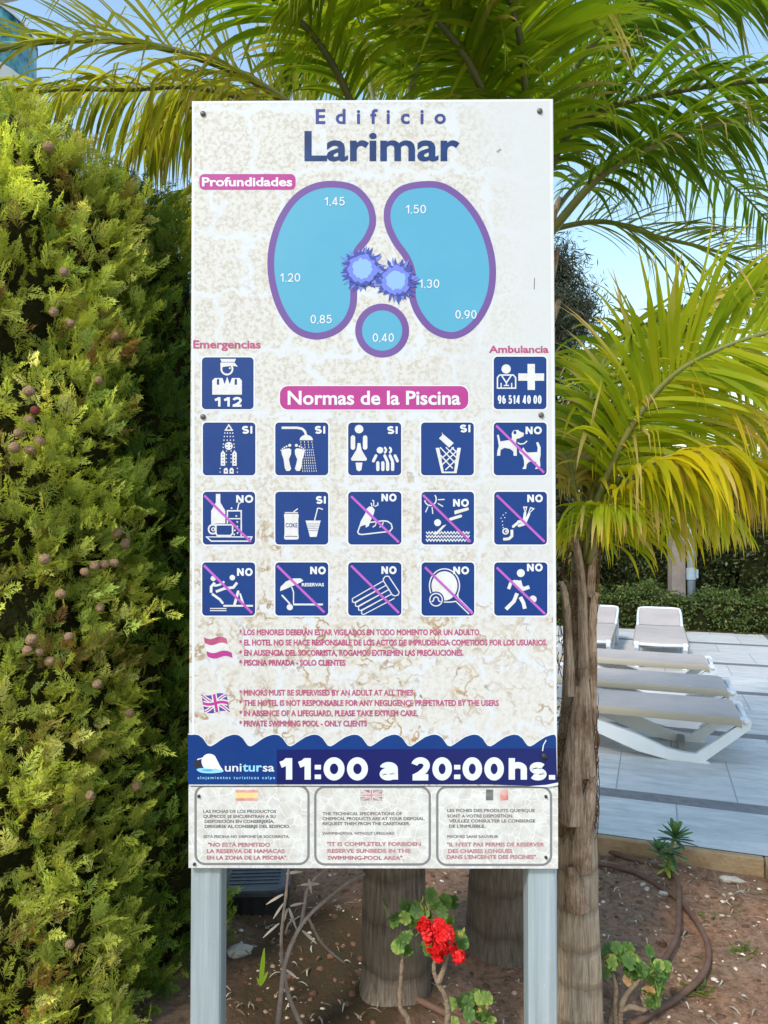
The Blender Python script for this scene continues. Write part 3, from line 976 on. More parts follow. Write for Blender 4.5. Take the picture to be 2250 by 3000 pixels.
def union_jack(d, x0, y0, x1, y1, blue, white, red, wave=0.0):
    w_, h_ = x1 - x0, y1 - y0
    def q(u, v):
        return (x0 + u * w_ + wave * 0.12 * w_ * v, y0 + v * h_ + wave * h_ * .07 * math.sin(u * 6.3))
    def line(a, b, wd, m):
        d.stroke([q(a[0] + (b[0] - a[0]) * i / 10, a[1] + (b[1] - a[1]) * i / 10) for i in range(11)], wd, m, unit=False)
    d.poly([q(i / 10, 0) for i in range(11)] + [q(1 - i / 10, 1) for i in range(11)], blue, False)
    for a, b in (((.03, .04), (.97, .96)), ((.97, .04), (.03, .96))):
        line(a, b, h_ * .19, white); line(a, b, h_ * .07, red)
    for a, b in (((0, .5), (1, .5)), ((.5, 0), (.5, 1))):
        line(a, b, h_ * .30, white)
    for a, b in (((0, .5), (1, .5)), ((.5, 0), (.5, 1))):
        line(a, b, h_ * .16, red)
d = Flat(1); union_jack(d, 590, 2034, 664, 2086, M_FLAGB, M_WHITE, M_PINK, 1.0)
d.build('flag', sign, 'wavy British flag beside the English rules')

# --- wave band with the opening hours
d = Flat(1)
W0 = [(0, 0), (30, 4), (62, 20), (90, 48), (106, 62), (130, 66), (158, 56), (200, 36), (250, 14), (300, 2)]
per = 117.0
pts = []
for k in range(-1, 10):
    for x, y in W0:
        X = 566 + k * per + x * per / 330.0 + 6
        pts.append((X, 2152 + y * .52))
pts = [p for p in pts if 552 < p[0] < 1628]
poly_ = [(551, 2152)] + pts + [(1629, 2160), (1632, 2298), (551, 2298)]
d.poly([(p[0], p[1] - 3) for p in poly_[:-2]] + [(1632, 2298), (551, 2298)], M_BORDER, False)
d.poly(poly_, M_BLUE, False)
d.build('wave_band', sign)
d = Flat(2)
d.poly([(811, 2196), (1628, 2192), (1630, 2240), (1634, 2300), (1560, 2302), (1400, 2297), (811, 2297)], M_NAVY, False)
d.poly([(1548, 2303), (1600, 2299), (1635, 2292), (1635, 2300), (1606, 2306)], M_BORDER, False)
d.stroke([(1589, 2200), (1592, 2182), (1600, 2168)], 3, M_BORDER, unit=False)
ban = d.build('hours_banner', sign)
for s, x0, x1, nm in (('11:00', 813, 1078, 'opening_time'), ('a', 1113, 1168, 'hours_word'), ('20:00', 1204, 1476, 'closing_time'), ('hs.', 1490, 1626, 'hours_word')):
    d = Flat(3)
    d.glyphs(s, x0, x1, 2286, 68, .27, M_BORDER, gap=.10)
    d.build(nm, ban)
d = Flat(2)
d.ell(579, 2238, 11, 12, M_BOLTD, unit=False)
d.poly(closed_curve([(591, 2226), (600, 2212), (614, 2208), (628, 2213), (636, 2226), (645, 2244), (652, 2256), (630, 2252), (606, 2254), (594, 2244)], 40), M_SHELL, False)
d.stroke([(578, 2225), (592, 2221), (602, 2218)], 3, M_SHELL, unit=False)
d.poly(closed_curve([(576, 2254), (592, 2250), (620, 2252), (653, 2256), (650, 2262), (620, 2265), (590, 2263)], 30), M_SKYTXT, False)
d.poly(closed_curve([(590, 2256), (610, 2253), (626, 2256), (610, 2260)], 20), M_LOGOBLUE, False)
d.text('uni', 659, 708, 2260, 25, M_BORDER, .012)
d.text('tur', 711, 768, 2260, 27, M_SKYTXT, .02)
d.text('sa', 770, 804, 2260, 25, M_BORDER, .014)
d.text('alojamientos turísticos calpe', 579, 806, 2282, 9, M_SKYTXT, .012, spacing=1.4)
d.build('logo', sign)

# --- lower plate: three framed notices
M_FRAME = mat('notice_frame', lin(122, 122, 124), 0.5)
M_FRED = m_faded('flag_red_faded', lin(196, 96, 92), lin(214, 190, 184), 0.9, 30)
M_FYEL = m_faded('flag_yellow_faded', lin(224, 190, 90), lin(226, 214, 180), 0.8, 30)
M_FNAVY = m_faded('flag_navy_faded', lin(98, 92, 120), lin(190, 186, 190), 0.9, 30)
M_FBLK = m_faded('flag_black_faded', lin(70, 76, 76), lin(150, 150, 148), 0.8, 30)
Z3 = lambda x, y: (540 + x * .66305, 1800 + y * .66305)
NOTES = [
 (48, 760, 548, 1106, 'LAS FICHAS DE LOS PRODUCTOS|QUÍMICOS SE ENCUENTRAN A SU|DISPOSICIÓN EN CONSERJERÍA.|DIRIGIRSE AL CONSERJE DEL EDIFICIO.', ((82, 405, 880), (82, 402, 902), (88, 396, 924), (88, 466, 946)),
  ('ESTA PISCINA NO DISPONE DE SOCORRISTA.', 84, 464, 990), '"NO ESTÁ PERMITIDO|LA RESERVA DE HAMACAS|EN LA ZONA DE LA PISCINA".', ((102, 378, 1029), (98, 442, 1057), (98, 455, 1086)), 'framed notice in Spanish under a red and yellow flag'),
 (578, 765, 1085, 1108, 'THE TECHNICAL SPECIFICATIONS OF|CHEMICAL PRODUCTS ARE AT YOUR DISPOSAL.|REQUEST THEM FROM THE CARETAKER.', ((610, 962, 890), (610, 1064, 912), (610, 998, 934)),
  ('SWIMMINGPOOL WITHOUT LIFEGUARD', 610, 928, 976), '"IT IS COMPLETELY FORBIDEN|RESERVE SUNBEDS IN THE|SWIMMING-POOL AREA".', ((630, 1045, 1026), (632, 1000, 1056), (632, 970, 1087)), 'framed notice in English under a British flag'),
 (1118, 765, 1622, 1110, 'LES FICHES DES PRODUITS QUIMIQUE|SONT A VOTRE DISPOSITION.|VEULLEZ CONSULTER LE CONSIERGE|DE L\'INMUEBLE.', ((1162, 1550, 876), (1162, 1455, 900), (1170, 1552, 922), (1170, 1330, 945)),
  ('PISCINES SANS SAUVEUR', 1162, 1388, 990), '"IL N\'EST PAS PERMIS DE RESERVER|DES CHAISES LONGUES|DANS L\'ENCEINTE DES PISCINES".', ((1160, 1592, 1028), (1166, 1450, 1057), (1160, 1560, 1083)), 'framed notice in French under a faded flag'),
]
for x0, y0, x1, y1, t1, p1, mid, t2, p2, lab in NOTES:
    (a, b), (c, e) = Z3(x0, y0), Z3(x1, y1)
    d = Flat(0.5)
    d.d -= 0.004
    d.rframe(a, b, c, e, 28, 7, M_FRAME)
    fo = d.build('notice_frame', sign, lab)
    d = Flat(0.6)
    d.d -= 0.004
    for s, (u, v, w_) in zip(t1.split('|'), p1):
        d.text(s, Z3(u, 0)[0], Z3(v, 0)[0], Z3(0, w_)[1], 9.5, M_GREYTXT, .03)
    d.text(mid[0], Z3(mid[1], 0)[0], Z3(mid[2], 0)[0], Z3(0, mid[3])[1], 8, M_GREYTXT, .02)
    for s, (u, v, w_) in zip(t2.split('|'), p2):
        d.text(s, Z3(u, 0)[0], Z3(v, 0)[0], Z3(0, w_)[1], 12, M_PALEPINK, .03)
    d.build('notice_lettering', fo)
    d = Flat(0.6)
    d.d -= 0.004
    if x0 < 100:
        for v0, v1, m_ in ((0, .25, M_FRED), (.25, .75, M_FYEL), (.75, 1, M_FRED)):
            (fa, fb), (fc, fe) = Z3(225, 778 + 48 * v0), Z3(324, 778 + 48 * v1)
            d.poly([(fa, fb), (fc, fb), (fc, fe), (fa, fe)], m_, False)
    elif x0 < 600:
        (fa, fb), (fc, fe) = Z3(778, 778), Z3(874, 825)
        union_jack(d, fa, fb, fc, fe, M_FNAVY, M_PLATE, M_FRED)
    else:
        for u0, u1, m_ in ((1334, 1366, M_FBLK), (1396, 1432, M_FRED)):
            (fa, fb), (fc, fe) = Z3(u0, 776), Z3(u1, 824)
            d.poly([(fa, fb), (fc, fb), (fc, fe), (fa, fe)], m_, False)
    d.build('flag', fo)

# --- bolts
def bolt(px, py, r, m, y=SY):
    mb = MB()
    c = K(px, py, y)
    R = r * y / FPX
    n = 14
    vs = [c + Vector((R * s * math.cos(2 * math.pi * k / n), -dy, R * s * math.sin(2 * math.pi * k / n))) for s, dy in ((1.0, 0.0), (1.0, .003), (.75, .0055)) for k in range(n)]
    fs = [(i * n + k, (i + 1) * n + k, (i + 1) * n + (k + 1) % n, i * n + (k + 1) % n) for i in (0, 1) for k in range(n)]
    fs.append(tuple(2 * n + k for k in range(n))[::-1])
    mb.add(vs, fs)
    obj('bolt', mb.mesh('bolt', m, True), sign)
for px, py, r in ((595, 334, 8), (1581, 326, 8), (595, 1221, 8), (1585, 1216, 8)):
    bolt(px, py, r, M_BOLT)
bolt(1594, 2216, 10, M_BOLTD, SY - 0.0005)
for px, py in ((583, 2332), (570, 2531), (1599, 2333), (1599, 2511)):
    bolt(px, py, 4.5, M_BOLTD, SY + 0.004)
d = Flat(1)                                              # old scuffs on the sheet
d.stroke([(1456, 446), (1463, 440), (1468, 438)], 6, mat('scuff', lin(150, 146, 142)), unit=False)
d.build('scuff_mark', sign)
d = Flat(1)
d.stroke([(1566, 815), (1565, 848)], 2, M_BOLT, unit=False)
d.build('scuff_mark', sign)

# ------------------------------------------------------------------ ground, planting bed, terrace
DECK = 0.08
def soil_h(x, y):
    return 0.012 * math.sin(x * 5.1 + y * 2.3) + 0.010 * math.sin(x * 11.7 - y * 8.1 + 1.3) + 0.006 * math.sin(x * 23 + y * 19)

g = NT('dry_red_soil')
a1 = g.noise(2.2, 4, 0.6)
a2 = g.noise(38, 6, 0.7)
a3 = g.noise(160, 3, 0.7)
c_ = g.mix(g.ramp(a1.outputs['Fac'], 0.38, 0.62), lin(146, 122, 102), lin(164, 122, 96))
c_ = g.mix(g.ramp(a2.outputs['Fac'], 0.42, 0.66, 0, 0.8), c_, lin(96, 70, 54))
c_ = g.mix(g.ramp(a3.outputs['Fac'], 0.58, 0.70, 0, 0.75), c_, lin(176, 150, 122))
mo = g.noise(1.6, 3, 0.5)
moss = g.math('MULTIPLY', g.ramp(mo.outputs['Fac'], 0.54, 0.66), g.ramp(a2.outputs['Fac'], 0.35, 0.6))
c_ = g.mix(g.math('MULTIPLY', moss, 0.6), c_, lin(74, 78, 40))
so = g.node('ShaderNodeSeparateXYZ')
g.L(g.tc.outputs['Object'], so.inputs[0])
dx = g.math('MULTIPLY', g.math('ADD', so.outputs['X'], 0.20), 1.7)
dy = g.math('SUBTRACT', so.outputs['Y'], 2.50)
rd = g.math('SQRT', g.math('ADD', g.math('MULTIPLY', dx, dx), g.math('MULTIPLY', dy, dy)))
moss_shade = g.ramp(g.math('ADD', rd, g.math('MULTIPLY', g.math('SUBTRACT', a1.outputs['Fac'], .5), .9)), .42, .80, 1, 0)  # shade behind the board painted into the soil colour, along with dark green moss
c_ = g.mix(g.math('MULTIPLY', moss_shade, .85), c_, g.mix(g.ramp(a2.outputs['Fac'], .4, .6), lin(42, 44, 22), lin(70, 52, 36)))
g.L(c_, g.p.inputs['Base Color'])
g.p.inputs['Roughness'].default_value = 0.95
g.p.inputs['Specular IOR Level'].default_value = 0.1
hh = g.math('ADD', g.math('MULTIPLY', a2.outputs['Fac'], 1.0), g.math('MULTIPLY', a3.outputs['Fac'], 0.5))
g.bump(hh, 0.9, 0.012)
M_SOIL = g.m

# planting bed: fine sheet with lumps, ends at the terrace edge
nx, ny = 110, 110
x0, x1, n0, n1 = -4.0, 0.437, -1.5, 3.557
vs, fs = [], []
for j in range(ny + 1):
    for i in range(nx + 1):
        p = TN(x0 + (x1 - x0) * i / nx, n0 + (n1 - n0) * j / ny)
        vs.append((p.x, p.y, soil_h(p.x, p.y)))
for j in range(ny):
    for i in range(nx):
        a = j * (nx + 1) + i
        fs.append((a, a + 1, a + nx + 2, a + nx + 1))
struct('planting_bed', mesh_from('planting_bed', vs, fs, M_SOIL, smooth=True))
M_EARTH = mat('far_earth', lin(120, 104, 84), 0.95, 0.1, noise=(1.5, 0.8, lin(92, 90, 62)))
mb = MB()
mb.add([(-400, -400, -0.06), (400, -400, -0.06), (400, 600, -0.06), (-400, 600, -0.06)], [(0, 1, 2, 3)])
struct('ground', mb.mesh('ground', M_EARTH))

g = NT('terrace_tiles')
mp = g.tc.outputs['Object']                              # object axes run along the terrace (t, n)
sp = g.node('ShaderNodeSeparateXYZ')
g.L(mp, sp.inputs[0])
vec = g.node('ShaderNodeCombineXYZ')
g.L(g.math('ADD', sp.outputs['X'], 40.1), vec.inputs['X'])
g.L(g.math('ADD', sp.outputs['Y'], -4.235 + 1.44 * 20), vec.inputs['Y'])
br = g.node('ShaderNodeTexBrick')
br.offset = 0.5
br.inputs['Scale'].default_value = 1.0
br.inputs['Brick Width'].default_value = 0.60
br.inputs['Row Height'].default_value = 0.72
br.inputs['Mortar Size'].default_value = 0.004
br.inputs['Mortar Smooth'].default_value = 0.1
br.inputs['Bias'].default_value = 0.0
br.inputs['Color1'].default_value = lin(214, 212, 206)
br.inputs['Color2'].default_value = lin(202, 200, 195)
br.inputs['Mortar'].default_value = lin(140, 138, 136)
g.L(vec.outputs[0], br.inputs['Vector'])
dn = g.noise(7, 5, 0.65, g.scaled(0.6, 2.2, 1))
dirt = g.ramp(dn.outputs['Fac'], 0.40, 0.66, 0, 0.75)
c_ = g.mix(dirt, br.outputs['Color'], lin(172, 170, 166))
fl = g.noise(42, 3, 0.7)
c_ = g.mix(g.ramp(fl.outputs['Fac'], 0.62, 0.72, 0, 0.5), c_, lin(150, 146, 142))
md = g.math('MODULO', g.math('ADD', sp.outputs['Y'], 1.44 * 20 - 4.17 + 0.065), 1.44)
stripe = g.math('LESS_THAN', md, 0.13)
bx = g.math('ABSOLUTE', g.math('SUBTRACT', sp.outputs['X'], 1.42))
stripe = g.math('MAXIMUM', stripe, g.math('LESS_THAN', bx, 0.07))
gt = g.noise(24, 3)
c2 = g.mix(g.ramp(gt.outputs['Fac'], 0.4, 0.65), lin(126, 120, 118), lin(108, 104, 104))
c_ = g.mix(stripe, c_, c2)
g.L(c_, g.p.inputs['Base Color'])
g.L(g.ramp(dn.outputs['Fac'], 0.4, 0.7, 0.45, 0.65), g.p.inputs['Roughness'])
g.bump(br.outputs['Fac'], -0.3, 0.004)
M_DECK = g.m
mb = MB()
far, side = 10.95, 9.0
mb.add([(-14, 3.60, DECK), (0.48, 3.60, DECK), (side, 3.60, DECK), (side, far, DECK), (0.48, far, DECK), (-14, far, DECK), (0.48, -3.0, DECK), (side, -3.0, DECK)],
       [(0, 1, 4, 5), (1, 2, 3, 4), (6, 7, 2, 1)])
dk = struct('terrace', mb.mesh('terrace', M_DECK))
dk.rotation_euler = (0, 0, ROT)
# cut edge of the terrace above the bed
M_KERB = mat('terrace_edge_stone', lin(178, 152, 118), 0.85, 0.2, noise=(6, 0.9, lin(142, 112, 80)), bump=(60, 0.4))
mb = MB()
mb.box((-14, 3.56, -0.1), (0.437, 3.599, DECK - 0.001), bev=0.004)
mb.box((0.44, -3.0, -0.1), (0.479, 3.599, DECK - 0.001), bev=0.004)
ke = struct('terrace_edge', mb.mesh('terrace_edge', M_KERB))
ke.rotation_euler = (0, 0, ROT)

# loose stones in the soil: a shapeless scatter nobody would count
def pebble_cloud(n, seed, region, rmin, rmax):
    r = np.random.default_rng(seed)
    base = np.array([(0, 0, 1), (1, 0, 0), (0, 1, 0), (-1, 0, 0), (0, -1, 0), (.6, .6, .6), (-.6, .6, .6), (-.6, -.6, .6), (.6, -.6, .6)], float)
    F0 = np.array([(0, 5, 6), (0, 6, 7), (0, 7, 8), (0, 8, 5), (5, 1, 2), (5, 2, 6), (6, 2, 3), (7, 6, 3), (7, 3, 4), (8, 7, 4), (8, 4, 1), (5, 8, 1)])
    V, F, C = [], [], []
    cols = [lin(214, 200, 182), lin(186, 164, 140), lin(152, 128, 104), lin(120, 92, 72), lin(222, 214, 204)]
    for k in range(n):
        t, nn = region(r)
        p = TN(t, nn)
        s = rmin * (rmax / rmin) ** (r.random() ** 2.2)
        q = base * (1 + 0.35 * (r.random((9, 3)) - 0.5)) * np.array([s, s * r.uniform(.6, 1), s * r.uniform(.4, .8)])
        a = r.uniform(0, 6.3)
        R = np.array([[math.cos(a), -math.sin(a), 0], [math.sin(a), math.cos(a), 0], [0, 0, 1]])
        q = q @ R.T + np.array([p.x, p.y, soil_h(p.x, p.y) - 0.002])
        F.append(F0 + len(V) * 9)
        V.append(q)
        C.append(np.tile(np.array(cols[r.choice(5, p=[.22, .24, .24, .22, .08])]), (9, 1)))
    return np.concatenate(V), np.concatenate(F), np.concatenate(C)

def attr_mat(name, rough=0.85, spec=0.2):
    m = bpy.data.materials.new(name)
    m.use_nodes = True
    a = m.node_tree.nodes.new('ShaderNodeAttribute')
    a.attribute_name = 'Col'
    p = m.node_tree.nodes['Principled BSDF']
    m.node_tree.links.new(a.outputs['Color'], p.inputs['Base Color'])
    p.inputs['Roughness'].default_value = rough
    p.inputs['Specular IOR Level'].default_value = spec
    return m
M_PEB = attr_mat('pebbles')
def reg(r):
    return (r.uniform(-1.6, 0.42), r.uniform(1.5, 3.54))
V, F, C = pebble_cloud(2800, 5, reg, 0.0028, 0.013)
stuff('gravel', mesh_np('gravel', V, F, M_PEB, C))

V, F, C = pebble_cloud(900, 15, lambda r: (r.uniform(-1.4, 0.42), r.uniform(1.6, 3.54)), 0.005, 0.02)
rr_ = np.random.default_rng(3)
k_ = np.repeat(rr_.uniform(.6, 1.15, (len(C) // 9, 1)), 9, 0)
C = np.concatenate([np.tile(np.array(lin(112, 82, 62)[:3]), (len(C), 1)) * k_, np.ones((len(C), 1))], 1)
stuff('soil_clods', mesh_np('soil_clods', V, F, M_PEB, C))
# dead leaves and straw
def litter(n, seed):
    r = np.random.default_rng(seed)
    V, F, C = [], [], []
    cols = [lin(150, 136, 116), lin(120, 96, 70), lin(96, 70, 50), lin(176, 166, 148)]
    for k in range(n):
        u = r.random()
        if u < 0.26:
            p = Vector((r.uniform(-0.62, -0.02), r.uniform(2.25, 3.2), 0))
        elif u < 0.55:
            q = TN(r.uniform(-0.7, 0.42), r.uniform(3.2, 3.5)); p = Vector((q.x, q.y, 0))
        else:
            q = TN(r.uniform(-0.9, 0.42), r.uniform(1.9, 3.4)); p = Vector((q.x, q.y, 0))
        Ln, w = r.uniform(0.015, 0.055), r.uniform(0.001, 0.0032)
        a = r.uniform(0, 6.3)
        cu = r.uniform(-0.5, 0.5)
        b = len(V)
        lift = r.uniform(0, 0.014)
        for i in range(5):
            s = i / 4
            ang = a + cu * s
            c = p + Vector((math.cos(ang) * Ln * (s - .5), math.sin(ang) * Ln * (s - .5), soil_h(p.x, p.y) + 0.006 + lift * math.sin(s * 3.1)))
            ww = w * (0.25 + math.sin(min(1, s * 1.05) * 3.0))
            V.append(c + Vector((-math.sin(ang), math.cos(ang), 0.2)) * ww)
            V.append(c - Vector((-math.sin(ang), math.cos(ang), -0.2)) * ww)
            C += [cols[k % 4]] * 2
        for i in range(4):
            F.append((b + 2 * i, b + 2 * i + 1, b + 2 * i + 3, b + 2 * i + 2))
    return mesh_np('leaf_litter', np.array([tuple(v) for v in V]), np.array(F), M_PEB, np.array(C))
stuff('leaf_litter', litter(460, 8))

M_ROCK = mat('pale_limestone', lin(198, 190, 178), 0.9, 0.2, noise=(30, 0.8, lin(150, 140, 126)), bump=(50, 0.5))
def stone(px, py, sx, sy, sz, label, rot=0.0, seed=1, group=None):
    r = random.Random(seed)
    p = G(px, py)
    bm_ = MB()
    n, m = 9, 5
    vs = []
    for j in range(m + 1):
        ph = math.pi * j / m
        for i in range(n):
            th = 2 * math.pi * i / n
            k = 1 + r.uniform(-.16, .16)
            vs.append(Vector((math.cos(th) * math.sin(ph) * sx * k, math.sin(th) * math.sin(ph) * sy * k, max(-.4, math.cos(ph)) * sz * (1 + r.uniform(-.1, .1)))))
    fs = [(j * n + i, (j + 1) * n + i, (j + 1) * n + (i + 1) % n, j * n + (i + 1) % n) for j in range(m) for i in range(n)]
    bm_.add(vs, fs)
    o = obj('stone', bm_.mesh('stone', M_ROCK))
    o.location = (p.x, p.y, soil_h(p.x, p.y) + sz * .3)
    o.rotation_euler = (0.05, -0.05, rot)
    tag(o, label, 'stone', group)
stone(2145, 2582, .055, .022, .014, 'flat broken white slab lying below the terrace corner', -0.6, 3)
stone(1884, 2605, .014, .010, .009, 'white stone inside the hose loop, upper one of two', 0.3, 4, 'white stones beside the hose')
stone(1896, 2618, .015, .010, .009, 'white stone inside the hose loop, lower one of two', 0.9, 5, 'white stones beside the hose')
stone(1944, 2630, .020, .010, .010, 'white stone touching the brown hose where its loops cross', -0.5, 6, 'white stones beside the hose')
stone(700, 2785, .05, .035, .02, 'beige crumbling rock behind the left sign post', 0.3, 8)

# brown irrigation hoses on the soil
M_HOSE = mat('brown_hose', lin(98, 72, 60), 0.7, 0.2, noise=(20, 0.7, lin(126, 98, 82)))
def hose(pts, label, r=0.0105, lift=None):
    P = []
    for i, (x, y) in enumerate(pts):
        p = G(x, y)
        P.append(Vector((p.x, p.y, soil_h(p.x, p.y) * .5 + 0.014 + (lift[i] if lift else 0))))
    mb = MB()
    mb.tube(smooth_path(P, 80), r, 10)
    o = obj('irrigation_hose', mb.mesh('irrigation_hose', M_HOSE, True))
    tag(o, label, 'hose', 'brown irrigation hoses in the bed')
z5 = lambda L: [(1600 + x * .3918, 2300 + y * .3918) for x, y in L]
hose(z5([(60, 380), (230, 430), (390, 490), (600, 570), (800, 640), (930, 710), (985, 800), (992, 1000), (975, 1170), (900, 1290), (850, 1345), (780, 1395)]), 'brown hose that curves inside, ending at the green geranium', lift=[0.0] * 5 + [.012, .02, .02, .012, 0, 0, 0])
hose(z5([(60, 540), (230, 560), (390, 600), (560, 640), (700, 700), (900, 830), (1000, 900), (1120, 1030), (1200, 1190), (1212, 1330), (1150, 1470), (980, 1600), (800, 1720), (640, 1830)]), 'brown hose that makes the wider outer loop over the soil')
hose([(1050, 2855), (1110, 2890), (1165, 2912), (1230, 2945), (1300, 2975), (1400, 3020)], 'dark hose lying on the soil below the red flowers')

# ------------------------------------------------------------------ palms
M_FROND = leaf_mat('palm_leaf', 0.55, 0.65, 0.12, 1.6)
M_FROND_Y = leaf_mat('palm_leaf_yellowing', 0.55, 0.65, 0.12, 1.35)
M_RACHIS = mat('palm_rachis', lin(104, 112, 52), 0.5, 0.35, noise=(14, 0.8, lin(134, 122, 66)))
M_RACHISD = mat('palm_rachis_dark', lin(84, 94, 50), 0.5, 0.35, noise=(14, 0.8, lin(120, 112, 66)))

def frond_mesh(path, n, L0, w0, droop, a0, a1, base, tip, seed, s0=0.12, lift=0.15, dry=0.12, up=None, prof=None, uneven=0.12, sides=(-1, 1), split=.4):
    r = random.Random(seed)
    V, F, C = [], [], []
    N = len(path)
    SEG = 7
    for i in range(n):
        for side in sides:
            s = s0 + (1 - s0) * (i + r.uniform(0, .9)) / n
            s = min(s, 0.999)
            u = s * (N - 1)
            k = min(int(u), N - 2)
            p = path[k].lerp(path[k + 1], u - k)
            T = (path[min(k + 2, N - 1)] - path[max(k - 1, 0)]).normalized()
            upv = up or Vector((0, 0, 1))
            S = T.cross(upv)
            if S.length < 1e-3:
                S = T.cross(Vector((0, 1, 0)))
            S.normalize()
            Nn = S.cross(T).normalized()
            a = math.radians(a0 + (a1 - a0) * s + r.uniform(-9, 9))
            d = (T * math.cos(a) + S * side * math.sin(a) + Nn * (lift + r.uniform(-.25, .25))).normalized()
            ss = (s - s0) / (1 - s0)
            pr = prof(ss) if prof else (0.55 + 0.45 * math.sin(min(1, ss * 1.7) * math.pi / 2)) * (1 - 0.62 * max(0, ss - 0.35) / 0.65)
            L = L0 * pr * r.uniform(1 - uneven, 1 + uneven)
            g = droop * r.uniform(.6, 1.5)
            w = .80 * w0 * r.uniform(.75, 1.15) * (0.65 + 0.35 * pr)
            roll = r.uniform(-.7, .7)
            splits = (-1, 1) if r.random() < split else (0,)
            d_0 = d.copy()
            cur = p.copy()
            b = len(V)
            mixb = r.random()
            cb = [base[0][c] + (base[1][c] - base[0][c]) * mixb for c in range(3)]
            isdry = r.random() < dry
            ct = tip[1] if isdry else [cb[c] + (tip[0][c] - cb[c]) * r.uniform(0.3, 1.0) for c in range(3)]
            start = r.uniform(0.35, 0.65) if isdry else r.uniform(.45, .8)
            kink = r.randint(3, 5) if r.random() < 0.3 else -1
            for sp_ in splits:
                b = len(V)
                cur, d = p.copy(), d_0.copy()
                for q in range(SEG + 1):
                    t = q / SEG
                    wv = d.cross(Nn)
                    if wv.length < 1e-3:
                        wv = S.copy()
                    wv.normalize()
                    nn2 = wv.cross(d).normalized()
                    wv = wv * math.cos(roll) + nn2 * math.sin(roll)
                    ww = w * (0.45 + 0.55 * min(1, t * 4)) * (1 - max(0, t - .45) / .55) ** 0.8 + 0.0006
                    if sp_:                              # torn lengthwise: two narrower strips that drift apart
                        off = wv * (sp_ * ww * .26)
                        ww *= .5
                    else:
                        off = Vector((0, 0, 0))
                    V.append(cur + off + wv * ww * .5)
                    V.append(cur + off - wv * ww * .5)
                    f = 0 if t < start else (t - start) / max(.05, 1 - start)
                    c = [cb[j] + (ct[j] - cb[j]) * min(1, f * 1.4) for j in range(3)] + [1]
                    C += [c, c]
                    cur = cur + d * (L / SEG)
                    dr_ = .03 if t < .4 or not sp_ else .09
                    d = (d + wv * (sp_ * (.05 if t > .4 else 0)) + Vector((r.uniform(-dr_, dr_), r.uniform(-dr_, dr_), -g / SEG * (1 + t * 1.2)))).normalized()
                    if q == kink:
                        d = (d * 0.5 + Vector((0, 0, -1))).normalized()
                for q in range(SEG):
                    F.append((b + 2 * q, b + 2 * q + 1, b + 2 * q + 3, b + 2 * q + 2))
    return np.array([tuple(v) for v in V]), np.array(F), np.array(C)

def add_frond(root, pts, n, L0, w0, droop, a0=68, a1=28, base=None, tip=None, seed=1, rr=(0.016, 0.004), mat_=None, rmat=None, label=None, **kw):
    path = smooth_path(pts, 48)
    V, F, C = frond_mesh(path, n, L0, w0, droop, a0, a1, base, tip, seed, **kw)
    fo = obj('frond', mesh_np('frond', V, F, mat_ or M_FROND, C, True), root, label)
    mb = MB()
    mb.tube(path, [rr[0] + (rr[1] - rr[0]) * (i / 47) ** .8 for i in range(48)], 7, squash=.8)
    obj('rachis', mb.mesh('rachis', rmat or M_RACHIS, True), fo)
    return fo

GRN = (lin(96, 122, 22), lin(142, 154, 30))
GRNTIP = (lin(132, 138, 52), lin(172, 146, 96))
DRK = (lin(78, 108, 28), lin(116, 134, 34))
DRKTIP = (lin(96, 112, 56), lin(150, 130, 92))
YEL = (lin(122, 146, 26), lin(172, 174, 36))
YELTIP = (lin(202, 186, 54), lin(206, 176, 122))
OLV = (lin(110, 120, 36), lin(150, 144, 42))
OLVTIP = (lin(140, 132, 62), lin(172, 146, 100))

def px(*pts):                                            # (pixel x, pixel y, distance) -> points of a real 3D path
    return [K(x, y, d) for x, y, d in pts]

# trunk textures
def m_trunk(name, c1, c2, c3, ring=14.0):
    g = NT(name)
    o = g.tc.outputs['Object']
    sp = g.node('ShaderNodeSeparateXYZ')
    g.L(o, sp.inputs[0])
    fib = g.noise(6, 5, 0.7, g.scaled(22, 22, 1.6))
    blot = g.noise(7, 4, 0.6)
    wob = g.math('ADD', g.math('MULTIPLY', sp.outputs['Z'], ring), g.math('MULTIPLY', blot.outputs['Fac'], .7))
    rings = g.ramp(g.math('ABSOLUTE', g.math('SUBTRACT', g.math('FRACT', wob), 0.5)), 0.30, 0.5, 0, .7)
    c = g.mix(g.ramp(fib.outputs['Fac'], 0.38, 0.66), c1, c2)
    c = g.mix(g.ramp(blot.outputs['Fac'], 0.45, 0.68, 0, 0.7), c, c3)
    c = g.mix(g.math('MULTIPLY', rings, 0.55), c, tuple(v * .4 for v in c2[:3]) + (1,))
    g.L(c, g.p.inputs['Base Color'])
    g.p.inputs['Roughness'].default_value = 0.9
    g.p.inputs['Specular IOR Level'].default_value = 0.15
    h = g.math('SUBTRACT', fib.outputs['Fac'], g.math('MULTIPLY', rings, 0.8))
    g.bump(h, 1.0, 0.012)
    return g.m
M_TRUNK_S = m_trunk('young_palm_trunk', lin(206, 186, 162), lin(142, 122, 104), lin(172, 146, 118), 9.0)
M_TRUNK_B = m_trunk('grey_palm_trunk', lin(146, 132, 118), lin(98, 86, 76), lin(118, 102, 86), 7.0)
